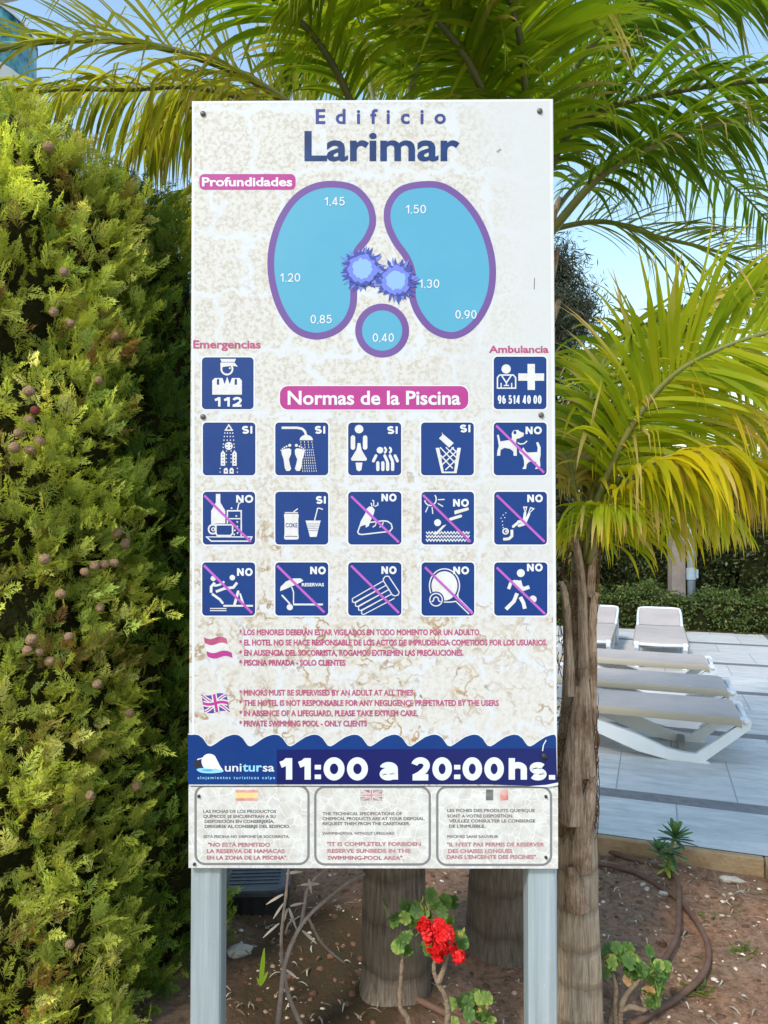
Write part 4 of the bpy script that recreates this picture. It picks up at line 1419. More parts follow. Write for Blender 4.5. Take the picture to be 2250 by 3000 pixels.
def m_boot():
    g = NT('old_leaf_base')
    f1 = g.noise(5, 5, .7, g.scaled(34, 34, 2.2))
    f2 = g.noise(9, 4, .65)
    f3 = g.noise(3.5, 4, .7, g.scaled(60, 60, 6))
    c = g.mix(g.ramp(f1.outputs['Fac'], .36, .64), lin(232, 204, 178), lin(156, 122, 96))
    c = g.mix(g.ramp(f2.outputs['Fac'], .46, .66, 0, .75), c, lin(112, 76, 54))
    c = g.mix(g.ramp(f3.outputs['Fac'], .58, .68, 0, .7), c, lin(224, 206, 186))
    g.L(c, g.p.inputs['Base Color'])
    g.p.inputs['Roughness'].default_value = .9
    g.p.inputs['Specular IOR Level'].default_value = .12
    g.bump(g.math('ADD', f1.outputs['Fac'], g.math('MULTIPLY', f3.outputs['Fac'], .6)), 1.0, .012)
    return g.m
M_BOOT = m_boot()
M_FIBRE = mat('palm_fibre', lin(128, 98, 70), 0.9, 0.1, noise=(40, 0.9, lin(84, 58, 40)))

def trunk_mesh(name, path, radii, m, seed=1, n=28, amp=0.05, flare=0):
    P = smooth_path(path, 60)
    r = random.Random(seed)
    ph = [r.uniform(0, 6.3) for _ in range(8)]
    vs = []
    for i, p in enumerate(P):
        s = i / 59
        u = s * (len(radii) - 1)
        k = min(int(u), len(radii) - 2)
        R = radii[k] + (radii[k + 1] - radii[k]) * (u - k)
        for j in range(n):
            th = 2 * math.pi * j / n
            rr = R * (1 + amp * (math.sin(3 * th + ph[0] + 9 * s) * .4 + math.sin(5 * th + ph[1] - 14 * s) * .3 + math.sin(11 * th + ph[2] + 31 * s) * .25 + .5 * math.sin(40 * s + ph[3] + th)))
            vs.append(p + Vector((math.cos(th) * rr, math.sin(th) * rr, 0)))
    fs = [(i * n + j, i * n + (j + 1) % n, (i + 1) * n + (j + 1) % n, (i + 1) * n + j) for i in range(59) for j in range(n)]
    fs.append(tuple(59 * n + j for j in range(n)))
    return mesh_from(name, vs, fs, m, smooth=True)

# ---- young yellowing palm at the right of the board
DP = 2.16
base = K(1697, 3000, DP)
pr = thing('small_palm', 'young palm with yellow-green drooping fronds right beside the notice board', 'palm tree', (base.x, DP, 0))
ax = [(1702, 3100), (1697, 2900), (1692, 2620), (1690, 2400), (1690, 2200), (1694, 1950), (1703, 1750), (1712, 1600)]
P = [K(x, y, DP + .02) for x, y in ax]
obj('trunk', trunk_mesh('trunk', P, [.074, .064, .058, .058, .055, .043, .035, .031], M_TRUNK_S, 4), pr)
# split old leaf bases clasping the upper trunk
def boot(pts, w, th, label=None, seed=1):
    path = smooth_path(pts, 16)
    vs, fs = [], []
    r = random.Random(seed)
    c0 = P[4]
    for i, p in enumerate(path):
        s = i / 15
        T = (path[min(i + 1, 15)] - path[max(i - 1, 0)]).normalized()
        out = Vector((p.x - c0.x, p.y - c0.y, 0))
        out = out.normalized() if out.length > 1e-4 else Vector((0, -1, 0))
        side = T.cross(out).normalized()
        out = side.cross(T).normalized()
        ww = w * (1.0 - 0.62 * s) * (1 + r.uniform(-.06, .06))
        for k in range(7):
            a = (k - 3) / 3
            vs.append(p + side * a * ww + out * (th * (1 - a * a) - abs(a) * ww * .45))
        for k in range(6, -1, -1):
            a = (k - 3) / 3
            vs.append(p + side * a * ww * .96 - out * (th * .4 + abs(a) * ww * .45))
    for i in range(15):
        for k in range(14):
            fs.append((i * 14 + k, i * 14 + (k + 1) % 14, (i + 1) * 14 + (k + 1) % 14, (i + 1) * 14 + k))
    fs.append(tuple(15 * 14 + k for k in range(14)))
    obj('leaf_base', mesh_from('leaf_base', vs, fs, M_BOOT, smooth=True), pr, label)
boot(px((1668, 2040, DP - .045), (1662, 1900, DP - .05), (1658, 1790, DP - .06), (1650, 1730, DP - .09), (1642, 1706, DP - .12)), .017, .008, seed=1)
boot(px((1716, 1990, DP - .05), (1712, 1860, DP - .05), (1708, 1740, DP - .05), (1696, 1640, DP - .06), (1680, 1560, DP - .08), (1668, 1535, DP - .1)), .018, .009, seed=2)
boot(px((1738, 2120, DP - .03), (1742, 1960, DP - .04), (1740, 1830, DP - .05), (1744, 1760, DP - .06), (1752, 1738, DP - .07)), .018, .009, seed=3)
boot(px((1700, 2560, DP - .055), (1716, 2430, DP - .062), (1732, 2330, DP - .06), (1742, 2280, DP - .055)), .034, .008, seed=4)
boot(px((1668, 2420, DP - .055), (1672, 2270, DP - .062), (1690, 2120, DP - .06), (1700, 2010, DP - .055)), .036, .007, seed=5)
boot(px((1725, 2280, DP - .05), (1722, 2180, DP - .058), (1716, 2060, DP - .06), (1712, 1960, DP - .06)), .030, .008, seed=6)
boot(px((1735, 1750, DP - .03), (1740, 1660, DP - .04), (1745, 1590, DP - .05), (1752, 1545, DP - .06)), .018, .007, seed=7)
boot(px((1690, 2680, DP - .057), (1680, 2600, DP - .062), (1668, 2540, DP - .06)), .036, .005, seed=8)
# matted fibre strands
mb = MB()
rf = random.Random(5)
for k in range(330):
    y0 = rf.choice((rf.uniform(1560, 2000), rf.uniform(2050, 2260), rf.uniform(2260, 2450), rf.uniform(1560, 1800)))
    zc_ = K(1692, y0, DP).z
    tr = 0.055 if y0 > 2000 else 0.043
    cx = K(1690 + (1950 - y0) * .06 * (y0 < 1950), y0, DP).x
    a = rf.uniform(-math.pi, 0)
    pts = []
    ln, sw = rf.uniform(.02, .09), rf.uniform(-1.2, 1.2)
    bulge = rf.choice((0.002, 0.004, 0.006, 0.012)) if y0 < 1800 else rf.choice((.003, .006, .009))
    for q in range(5):
        s = q / 4
        R = tr + .006 + bulge * math.sin(s * 3.14)
        pts.append((cx + math.cos(a + sw * s) * R, DP + .02 + math.sin(a + sw * s) * R, zc_ - ln * (s - .5) + .01 * math.sin(s * 6)))
    mb.tube(pts, rf.uniform(.0008, .0018), 4, caps=False)
obj('fibre', mb.mesh('fibre', M_FIBRE), pr)
# fronds
kwY = dict(base=YEL, tip=YELTIP, mat_=M_FROND_Y, dry=.3)
add_frond(pr, px((1722, 1640, 2.15), (1742, 1500, 2.12), (1790, 1370, 2.06), (1858, 1238, 2.0), (1950, 1120, 1.95), (2072, 1039, 1.9), (2250, 975, 1.86), (2420, 960, 1.84), (2560, 1010, 1.82)), 84, .42, .022, .75, 60, 40, seed=1, rr=(.013, .004), s0=.22, lift=.10, up=Vector((.15, -1, .35)), **kwY)
add_frond(pr, px((1724, 1640, 2.16), (1750, 1520, 2.16), (1840, 1420, 2.15), (1960, 1370, 2.13), (2100, 1360, 2.12), (2240, 1410, 2.1), (2340, 1500, 2.1)), 74, .36, .026, 2.0, 66, 40, seed=2, rr=(.012, .004), s0=.10, lift=.05, **kwY)
add_frond(pr, px((1716, 1620, 2.2), (1722, 1480, 2.24), (1760, 1300, 2.3), (1830, 1120, 2.38), (1930, 980, 2.46), (2060, 900, 2.52), (2200, 880, 2.56), (2320, 930, 2.6)), 74, .44, .027, .9, 62, 35, seed=3, rr=(.012, .004), s0=.2, lift=.2, base=(lin(110, 136, 32), lin(160, 164, 40)), tip=YELTIP, mat_=M_FROND_Y, dry=.3)
add_frond(pr, px((1712, 1620, 2.2), (1712, 1460, 2.26), (1716, 1290, 2.34), (1740, 1130, 2.44), (1800, 1010, 2.56), (1880, 960, 2.66), (1960, 990, 2.76)), 66, .42, .027, .9, 62, 35, seed=4, rr=(.011, .004), s0=.2, lift=.2, base=(lin(104, 132, 34), lin(150, 158, 40)), tip=YELTIP, mat_=M_FROND_Y, dry=.25)
add_frond(pr, px((1706, 1620, 2.14), (1694, 1500, 2.13), (1678, 1400, 2.14), (1666, 1340, 2.18), (1650, 1330, 2.24), (1630, 1370, 2.3)), 50, .28, .018, 1.9, 60, 35, seed=5, rr=(.010, .003), s0=.25, lift=.05, base=(lin(150, 146, 60), lin(186, 170, 100)), tip=(lin(190, 170, 110), lin(196, 172, 132)), mat_=M_FROND_Y, dry=.6, label='short frond whose leaflets have dried to straw')
add_frond(pr, px((1726, 1640, 2.18), (1770, 1560, 2.26), (1850, 1480, 2.36), (1950, 1450, 2.46), (2060, 1470, 2.56), (2150, 1540, 2.66)), 62, .36, .027, 2.0, 66, 40, seed=6, rr=(.011, .003), s0=.10, lift=.05, **kwY)
add_frond(pr, px((1714, 1620, 2.18), (1728, 1480, 2.2), (1780, 1300, 2.2), (1880, 1160, 2.2), (2020, 1080, 2.2), (2180, 1090, 2.22), (2300, 1150, 2.24)), 76, .44, .026, 1.2, 62, 38, seed=7, rr=(.011, .004), s0=.2, lift=.2, base=(lin(116, 140, 32), lin(164, 166, 40)), tip=YELTIP, mat_=M_FROND_Y, dry=.25)
add_frond(pr, px((1716, 1640, 2.13), (1722, 1560, 2.08), (1745, 1500, 2.02), (1790, 1480, 1.96), (1850, 1500, 1.92)), 34, .22, .018, 1.8, 60, 35, seed=8, rr=(.009, .003), s0=.15, lift=.05, **kwY)

add_frond(pr, px((1724, 1650, 2.12), (1770, 1500, 2.06), (1860, 1390, 2.0), (1990, 1330, 1.96), (2140, 1330, 1.94), (2270, 1390, 1.93), (2360, 1490, 1.93)), 60, .34, .024, 2.6, 70, 40, seed=9, rr=(.011, .003), s0=.16, lift=.0, base=(lin(150, 152, 22), lin(196, 178, 26)), tip=YELTIP, mat_=M_FROND_Y, dry=.4)
add_frond(pr, px((1718, 1640, 2.22), (1740, 1480, 2.3), (1820, 1270, 2.42), (1940, 1060, 2.54), (2080, 900, 2.64), (2230, 810, 2.72), (2400, 800, 2.78)), 64, .44, .026, .8, 62, 35, seed=10, rr=(.011, .004), s0=.25, lift=.2, base=(lin(110, 138, 34), lin(154, 162, 42)), tip=YELTIP, mat_=M_FROND_Y, dry=.25)
add_frond(pr, px((1722, 1640, 2.18), (1780, 1480, 2.22), (1900, 1330, 2.28), (2040, 1250, 2.34), (2180, 1240, 2.4), (2320, 1290, 2.46)), 64, .40, .025, 1.5, 64, 40, seed=11, rr=(.011, .004), s0=.2, lift=.05, **kwY)
# ---- two tall grey palms behind the board
def big_palm(pxc, yb, depth, rad, name, label, crown_px, crown_z):
    b = G(pxc, yb)
    root = thing(name, label, 'palm tree', (b.x, b.y, 0), 0, 'grey-trunked palms behind the board')
    top = Vector((K(crown_px, 900, b.y).x, b.y, crown_z))
    P = [Vector((b.x, b.y, -.08)), Vector((b.x, b.y, .12)), b.lerp(top, .3), b.lerp(top, .65), top]
    P[2].z, P[3].z = crown_z * .3, crown_z * .65
    obj('trunk', trunk_mesh('trunk', P, [rad * 1.28, rad * 1.10, rad * .93, rad * .8, rad * .62], M_TRUNK_B, 9, amp=.025), root)
    rr_ = random.Random(int(pxc))
    mb = MB()
    for k in range(22):                                  # stubs of old leaf stalks clasping the top of the trunk
        a = k * 2.4
        e = Vector((math.cos(a), math.sin(a), 0))
        z = -.42 + .5 * k / 22
        q = top + Vector((0, 0, z))
        mb.tube([q + e * rad * .5, q + e * rad * .85 + Vector((0, 0, .07)), q + e * rad * rr_.uniform(.9, 1.3) + Vector((0, 0, rr_.uniform(.14, .22)))], [.034, .03, .014], 8, squash=.6)
    obj('leaf_bases', mb.mesh('leaf_bases', M_BOOT, True), root)
    return root, top
pa, ta = big_palm(1160, 2888, 2.42, .100, 'tall_palm', 'grey palm trunk behind the red geranium, fronds drooping over the cypress', 1112, 2.44)
pb, tb = big_palm(1475, 2775, 2.64, .118, 'tall_palm', 'stout grey palm trunk by the right sign post, dark green crown above the board', 1530, 2.46)
kwG = dict(base=GRN, tip=GRNTIP, rmat=M_RACHISD)
kwO = dict(base=OLV, tip=OLVTIP, rmat=M_RACHISD)
# palm A: fronds to the left
add_frond(pa, px((1110, 760, 2.42), (1040, 540, 2.38), (930, 380, 2.32), (790, 265, 2.26), (640, 190, 2.2), (430, 130, 2.12), (210, 118, 2.06), (0, 145, 2.0), (-200, 220, 1.95)), 64, .36, .017, .35, 62, 40, seed=21, rr=(.018, .006), s0=.25, lift=.25, up=Vector((0, -.8, .6)), **kwO)
add_frond(pa, px((1100, 780, 2.46), (1010, 560, 2.5), (900, 410, 2.52), (740, 300, 2.52), (560, 255, 2.5), (380, 262, 2.46), (190, 262, 2.42), (40, 280, 2.38), (-120, 330, 2.34)), 96, .44, .024, 1.8, 66, 45, seed=22, rr=(.018, .005), s0=.25, lift=.0, **kwO)
add_frond(pa, px((1105, 760, 2.5), (1020, 520, 2.62), (900, 360, 2.72), (760, 280, 2.8), (620, 290, 2.86), (500, 350, 2.9), (420, 440, 2.94)), 84, .50, .028, 1.9, 66, 45, seed=23, rr=(.017, .005), s0=.25, lift=.0, **kwO)
add_frond(pa, px((1115, 740, 2.4), (1080, 480, 2.3), (1020, 280, 2.2), (930, 120, 2.1), (820, 10, 2.0), (700, -70, 1.92), (560, -110, 1.86)), 56, .42, .020, .9, 62, 35, seed=24, rr=(.017, .005), s0=.3, lift=.1, **kwG)
add_frond(pa, px((1120, 740, 2.44), (1110, 440, 2.5), (1070, 200, 2.56), (980, 20, 2.62), (850, -80, 2.66), (700, -120, 2.7)), 56, .46, .022, 1.1, 62, 35, seed=25, rr=(.017, .005), s0=.3, lift=.1, **kwO)
add_frond(pa, px((1100, 800, 2.5), (980, 640, 2.66), (850, 540, 2.84), (700, 520, 3.0), (560, 590, 3.14), (470, 700, 3.24)), 64, .46, .026, 1.8, 66, 45, seed=26, rr=(.015, .005), s0=.25, lift=.0, **kwO)
# palm B: dark green mass over the board and long fronds to the right
add_frond(pb, px((1520, 800, 2.62), (1500, 560, 2.5), (1440, 330, 2.36), (1360, 160, 2.24), (1250, 30, 2.12), (1130, -40, 2.02), (1000, -60, 1.94), (880, -20, 1.88)), 96, .48, .027, .85, 66, 38, seed=31, rr=(.02, .005), s0=.25, lift=.12, **kwG)
add_frond(pb, px((1180, 640, 2.55), (1200, 290, 2.4), (1240, 150, 2.3), (1290, 10, 2.2), (1350, -130, 2.1), (1440, -260, 2.0)), 46, .46, .024, .6, 70, 45, seed=32, rr=(.014, .007), s0=.22, lift=.1, rmat=mat('pale_rachis', lin(146, 150, 108), .5), base=GRN, tip=GRNTIP)
add_frond(pb, px((1530, 800, 2.6), (1540, 520, 2.46), (1540, 280, 2.3), (1520, 90, 2.16), (1470, -60, 2.04), (1400, -170, 1.94)), 84, .50, .027, .8, 66, 40, seed=33, rr=(.019, .005), s0=.22, lift=.12, **kwG)
add_frond(pb, px((1530, 820, 2.68), (1560, 540, 2.7), (1620, 330, 2.68), (1720, 150, 2.62), (1850, 30, 2.54), (2000, -40, 2.46), (2160, -40, 2.38), (2300, 20, 2.32)), 92, .52, .027, .8, 66, 38, seed=34, rr=(.02, .005), s0=.22, lift=.12, base=DRK, tip=DRKTIP, rmat=M_RACHISD)
add_frond(pb, px((1540, 820, 2.66), (1590, 560, 2.6), (1660, 400, 2.54), (1762, 322, 2.48), (1973, 268, 2.38), (2250, 236, 2.28), (2450, 270, 2.2)), 100, .44, .024, .9, 64, 42, seed=35, rr=(.02, .007), s0=.2, lift=.1, base=DRK, tip=DRKTIP, rmat=M_RACHISD)
add_frond(pb, px((1555, 800, 2.64), (1590, 720, 2.6), (1640, 648, 2.56), (1744, 530, 2.5), (1853, 458, 2.44), (1961, 408, 2.4), (2110, 360, 2.35), (2280, 350, 2.3), (2420, 390, 2.26)), 74, .42, .020, .95, 64, 45, seed=36, rr=(.024, .006), s0=.34, lift=.0, base=DRK, tip=DRKTIP, rmat=M_RACHIS)
add_frond(pb, px((1560, 760, 2.7), (1600, 700, 2.7), (1640, 667, 2.7), (1774, 650, 2.7), (1913, 690, 2.7), (2094, 735, 2.72), (2240, 790, 2.74), (2340, 870, 2.76)), 60, .44, .012, .5, 62, 28, seed=37, rr=(.018, .004), s0=.33, lift=.15, up=Vector((.2, -.8, .6)), base=(lin(92, 108, 40), lin(126, 132, 54)), tip=(lin(140, 136, 70), lin(166, 146, 110)), rmat=M_RACHIS)
add_frond(pb, px((1550, 820, 2.8), (1640, 600, 3.0), (1780, 480, 3.2), (1960, 460, 3.4), (2140, 540, 3.6), (2260, 660, 3.7)), 56, .50, .022, 1.0, 64, 42, seed=38, rr=(.016, .005), s0=.25, lift=.1, base=DRK, tip=DRKTIP, rmat=M_RACHISD)
add_frond(pb, px((1500, 820, 2.7), (1420, 540, 2.76), (1300, 330, 2.8), (1150, 200, 2.84), (980, 150, 2.86), (840, 200, 2.86)), 100, .52, .03, 1.0, 66, 42, seed=39, rr=(.018, .005), s0=.22, lift=.1, **kwG)
add_frond(pb, px((1530, 820, 2.72), (1520, 520, 2.84), (1500, 280, 2.94), (1440, 100, 3.02), (1340, -10, 3.1), (1200, -50, 3.16)), 96, .56, .032, 1.0, 66, 42, seed=40, rr=(.018, .005), s0=.22, lift=.1, **kwG)
add_frond(pb, px((1545, 820, 2.7), (1600, 500, 2.8), (1700, 240, 2.9), (1830, 60, 2.98), (1960, -60, 3.04), (2120, -120, 3.1)), 90, .56, .032, .8, 66, 42, seed=41, rr=(.018, .005), s0=.22, lift=.1, base=DRK, tip=DRKTIP, rmat=M_RACHISD)

# ------------------------------------------------------------------ cypresses
M_CYP = leaf_mat('cypress_scale_leaf', 0.4, 0.65, 0.2, 1.4)
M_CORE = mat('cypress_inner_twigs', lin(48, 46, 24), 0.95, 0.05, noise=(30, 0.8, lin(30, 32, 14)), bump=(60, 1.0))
M_BARK = mat('conifer_bark', lin(110, 92, 76), 0.9, 0.1, noise=(30, 0.8, lin(76, 60, 48)), bump=(40, .6))
M_CONE = mat('cypress_cone', lin(206, 172, 136), 0.75, 0.25, noise=(3, 0.8, lin(150, 112, 80)), bump=(3.5, 1.0))
M_CONEO = mat('cypress_cone_open', lin(122, 62, 50), 0.8, 0.2, noise=(60, 0.8, lin(80, 40, 34)))

def spray_template(seed):
    """flat feathery twig about 1 unit long made of slim kites"""
    r = np.random.default_rng(seed)
    K4 = []
    def kite(p, d, L, w):
        d = d / np.linalg.norm(d)
        s = np.cross(d, (0, 0, 1.0)) + r.normal(0, .35, 3) * [0, 0, 1]
        s = s / np.linalg.norm(s)
        m = p + d * L * .45
        K4.append([p, m + s * w / 2, p + d * L, m - s * w / 2])
    n = 9
    for i in range(n):
        t = i / (n - 1)
        p = np.array([0, t * .72, .06 * math.sin(t * 3)])
        for sd in (-1, 1):
            L = (.40 * (1 - .55 * t)) * r.uniform(.7, 1.15)
            a = math.radians(r.uniform(26, 46))
            d = np.array([sd * math.sin(a), math.cos(a), r.normal(0, .16)])
            kite(p, d, L, .042)
            for q in (.4, .7):
                pp = p + d * L * q
                for s2 in (-1, 1):
                    if r.random() < .75:
                        a2 = a + s2 * math.radians(32)
                        kite(pp, np.array([sd * math.sin(a2), math.cos(a2), r.normal(0, .2)]), L * r.uniform(.35, .55), .036)
    kite(np.array([0, 0, 0.0]), np.array([0, 1.0, 0]), .8, .035)
    kite(np.array([0, .68, 0.0]), np.array([0, 1.0, 0]), .32, .05)
    return np.array(K4)                                  # (k,4,3)
SPRAYS = [spray_template(s) for s in range(6)]

def conifer(root, axis, prof, nclump, per, size, cols, seed, zmin=0.05, core=0.72, upness=.75, clr=0.09):
    r = np.random.default_rng(seed)
    zs = np.array([p[0] for p in prof]); Rs = np.array([p[1] for p in prof])
    zg = np.linspace(zmin, zs[-1], 300)
    Rg = np.interp(zg, zs, Rs)
    cdf = np.cumsum(Rg + .05); cdf /= cdf[-1]
    V, C = [], []
    for k in range(nclump):
        z = np.interp((k + r.random()) / nclump, cdf, zg)
        R = np.interp(z, zs, Rs)
        th = (k * 2.39996 + r.normal(0, .25)) % (2 * math.pi)
        bul = 1 + clr * (math.sin(3 * th + z * 4 + seed) + math.sin(5 * th - z * 7 + 2 * seed)) * .7
        rad = R * bul * r.choice((r.uniform(.70, .86), r.uniform(.84, 1.03), r.uniform(.88, 1.03)))
        out = np.array([math.cos(th), math.sin(th), 0.0])
        c = np.array([axis[0], axis[1], z]) + out * rad
        cax = out * r.uniform(.35, .9) + np.array([0, 0, upness * r.uniform(.5, 1.3)]) + r.normal(0, .22, 3)
        cax /= np.linalg.norm(cax)
        ci = r.choice(len(cols), p=[x[1] for x in cols])
        col = np.array(cols[ci][0][:3]) * r.uniform(.75, 1.25)
        for q in range(per):
            tp = SPRAYS[r.integers(6)]
            d = cax + r.normal(0, .42, 3)
            d /= np.linalg.norm(d)
            nz = out * .8 + r.normal(0, .6, 3)
            x = np.cross(d, nz); x /= np.linalg.norm(x)
            nz = np.cross(x, d)
            s = size * r.uniform(.65, 1.25)
            p0 = c + r.normal(0, .030, 3) - out * r.uniform(0.0, .10)
            M3 = np.stack([x, d, nz]) * s
            V.append((tp.reshape(-1, 3) @ M3) + p0)
            cc = np.clip(col * r.uniform(.85, 1.15) + r.normal(0, .004, 3), 0.004, 1)
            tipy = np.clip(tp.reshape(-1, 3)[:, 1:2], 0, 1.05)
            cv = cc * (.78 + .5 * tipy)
            C.append(np.concatenate([cv, np.ones((len(cv), 1))], 1))
    V = np.concatenate(V); C = np.concatenate(C)
    F = np.arange(len(V)).reshape(-1, 4)
    obj('foliage', mesh_np('foliage', V, F, M_CYP, C), root)
    n = 22
    vs, fs = [], []
    zz = np.linspace(zmin + .05, zs[-1] * .97, 30)
    for i, z in enumerate(zz):
        R = np.interp(z, zs, Rs) * core
        for j in range(n):
            th = 2 * math.pi * j / n
            k = 1 + .10 * math.sin(3 * th + z * 9) + .10 * math.sin(7 * th - z * 23) + r.uniform(-.08, .08)
            vs.append((axis[0] + math.cos(th) * R * k, axis[1] + math.sin(th) * R * k, z))
    fs = [(i * n + j, i * n + (j + 1) % n, (i + 1) * n + (j + 1) % n, (i + 1) * n + j) for i in range(29) for j in range(n)]
    fs += [tuple(range(n))[::-1], tuple(29 * n + j for j in range(n))]
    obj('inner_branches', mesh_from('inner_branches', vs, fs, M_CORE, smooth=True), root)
    mb = MB()
    mb.tube([(axis[0], axis[1], -.1), (axis[0], axis[1], .5)], [.09, .07], 12)
    obj('trunk', mb.mesh('trunk', M_BARK, True), root)

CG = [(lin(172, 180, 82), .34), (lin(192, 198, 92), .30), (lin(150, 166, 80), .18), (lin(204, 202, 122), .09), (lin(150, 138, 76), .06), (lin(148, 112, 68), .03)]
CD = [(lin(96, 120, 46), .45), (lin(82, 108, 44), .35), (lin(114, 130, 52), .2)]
PROF1 = [(0.0, .56), (.35, .54), (.9, .52), (1.6, .53), (2.2, .53), (2.5, .50), (2.65, .46), (2.74, .40), (2.83, .31), (2.92, .20), (2.99, .05)]
A1 = (-1.205, 2.30)
PROF1 = [(max(0.0, 1.5 + (z - 1.5) * .885), R * .885) for z, R in PROF1]
c1 = thing('cypress_tree', 'sunlit bushy cypress dotted with round brown cones beside the board', 'cypress tree', (A1[0], A1[1], 0))
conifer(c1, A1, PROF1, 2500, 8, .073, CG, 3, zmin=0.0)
PROF2 = [(0.0, .38), (.5, .40), (1.4, .40), (2.1, .38), (2.5, .33), (2.72, .24), (2.84, .12), (2.90, .04)]
A2 = (-.93, 2.60)
PROF2 = [(z * .94, R * .93) for z, R in PROF2]
c2 = thing('cypress_tree', 'shaded dark cypress half hidden between the cone-bearing cypress and the board', 'cypress tree', (A2[0], A2[1], 0))
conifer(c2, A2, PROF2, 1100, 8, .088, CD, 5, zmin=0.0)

def cone_mesh(seed, m):
    r = random.Random(seed)
    n, k = 10, 7
    vs = []
    for j in range(k + 1):
        ph = math.pi * j / k
        for i in range(n):
            th = 2 * math.pi * i / n + (.3 if j % 2 else 0)
            q = 1 + .09 * math.sin(4 * th + j * 1.9) * math.sin(ph) + r.uniform(-.04, .04)
            vs.append((math.cos(th) * math.sin(ph) * q, math.sin(th) * math.sin(ph) * q, math.cos(ph) * 1.08 * q))
    fs = [(j * n + i, (j + 1) * n + i, (j + 1) * n + (i + 1) % n, j * n + (i + 1) % n) for j in range(k) for i in range(n)]
    return mesh_from('cone', vs, fs, m, smooth=True)
CONES = [cone_mesh(s, M_CONE) for s in range(3)] + [cone_mesh(9, M_CONEO)]
zs1 = [p[0] for p in PROF1]; rs1 = [p[1] for p in PROF1]
def on_cypress(px_, py_, off=0.0):
    d = ray(px_, py_)
    t = 1.4
    while t < 3.2:
        p = Vector((0, 0, EYE)) + d * t
        R = float(np.interp(p.z, zs1, rs1)) + off
        if math.hypot(p.x - A1[0], p.y - A1[1]) < R:
            return p
        t += .004
    return None
rc = random.Random(4)
for i, (x, y) in enumerate([(205, 948), (289, 1115), (85, 1146), (102, 1203), (85, 1232), (56, 1268), (43, 1311), (88, 1318), (115, 1294), (131, 1638), (178, 1740), (292, 1781), (248, 1675), (278, 1657), (306, 1654), (335, 1649), (367, 1592), (342, 1560), (202, 1865),
                            (92, 1874), (115, 1910), (145, 1937), (80, 1905), (285, 2004), (205, 2766), (380, 2090), (264, 2330), (400, 2303), (188, 796), (142, 431), (335, 985), (158, 915)]):
    p = on_cypress(x, y, .03)
    if p is None:
        continue
    o = obj('cone', CONES[3] if i == 3 else CONES[i % 3], c1)
    o.location = p - Vector((A1[0], A1[1], 0))
    s = rc.uniform(.0115, .0152)
    o.scale = (s, s, s)
    o.rotation_euler = (rc.uniform(0, 3), rc.uniform(0, 3), rc.uniform(0, 3))

# ------------------------------------------------------------------ hedges and far trees
def leaf_cloud(P, size, r, cols, up=.0, asp=.5):
    """kite leaves at the points P, random attitude"""
    n = len(P)
    d = r.normal(0, 1, (n, 3)); d[:, 2] += up
    d /= np.linalg.norm(d, axis=1, keepdims=True)
    q = r.normal(0, 1, (n, 3))
    s = np.cross(d, q); s /= np.linalg.norm(s, axis=1, keepdims=True)
    L = size * r.uniform(.6, 1.3, (n, 1))
    V = np.stack([P, P + d * L * .5 + s * L * asp * .5, P + d * L, P + d * L * .5 - s * L * asp * .5], 1).reshape(-1, 3)
    ci = r.choice(len(cols), n, p=[c[1] for c in cols])
    base = np.array([c[0][:3] for c in cols])[ci] * r.uniform(.7, 1.3, (n, 1))
    C = np.repeat(np.concatenate([base, np.ones((n, 1))], 1), 4, 0)
    return V, np.arange(4 * n).reshape(-1, 4), C
M_HEDGE = leaf_mat('hedge_leaf', 0.25, 0.5, 0.3)
HG = [(lin(82, 96, 42), .4), (lin(62, 80, 36), .4), (lin(106, 116, 56), .2)]
HD = [(lin(62, 74, 36), .5), (lin(48, 60, 32), .35), (lin(84, 90, 48), .15)]
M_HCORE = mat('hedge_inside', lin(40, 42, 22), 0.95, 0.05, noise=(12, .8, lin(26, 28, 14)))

def hedge(name, label, t0, t1, n0, n1, h, nleaf, size, cols, seed, z0=0.0, rough=.05):
    r = np.random.default_rng(seed)
    root = thing(name, label, 'hedge', TN((t0 + t1) / 2, (n0 + n1) / 2, z0))
    A = [(t1 - t0) * h, (t1 - t0) * (n1 - n0), (n1 - n0) * h]
    pt = np.array([A[0], A[0] * .3, A[1], A[2], A[2]]); pt /= pt.sum()
    f = r.choice(5, nleaf, p=pt)
    u, v = r.random(nleaf), r.random(nleaf)
    t = np.where(f < 3, t0 + (t1 - t0) * u, np.where(f == 3, t0, t1))
    n = np.where(f == 0, n0, np.where(f == 1, n1, np.where(f == 2, n0 + (n1 - n0) * v, n0 + (n1 - n0) * u)))
    z = np.where(f == 2, h, h * v)
    bump = rough * (np.sin(t * 7 + z * 5) + np.sin(t * 17 + n * 3) * .6 + np.sin(z * 19 + t * 3) * .5)
    n = n + np.where(f == 0, -bump, 0) + r.normal(0, rough * .6, nleaf)
    z = z + np.where(f == 2, bump, 0) + r.normal(0, rough * .5, nleaf)
    t = t + r.normal(0, rough * .5, nleaf)
    P = np.stack([TV.x * t + NV.x * n, TV.y * t + NV.y * n, z0 + np.maximum(z, .01)], 1)
    V, F, C = leaf_cloud(P, size, r, cols)
    obj('foliage', mesh_np('foliage', V, F, M_HEDGE, C), root)
    mb = MB()
    e = rough * 1.2
    M = Matrix.Rotation(ROT, 4, 'Z')
    mb.box((t0 + e, n0 + e, z0), (t1 - e, n1 - e, z0 + h - e), M=M)
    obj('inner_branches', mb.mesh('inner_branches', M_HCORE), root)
hedge('low_hedge', 'low clipped green hedge along the far edge of the terrace', -4.5, 4.2, 11.0, 11.7, .46, 26000, .05, HG, 2, DECK, .075)
hedge('tall_hedge', 'tall dark hedge behind the pale lamp post', -4.0, 1.05, 13.35, 14.2, 2.2, 28000, .075, HD, 3, 0, .10)
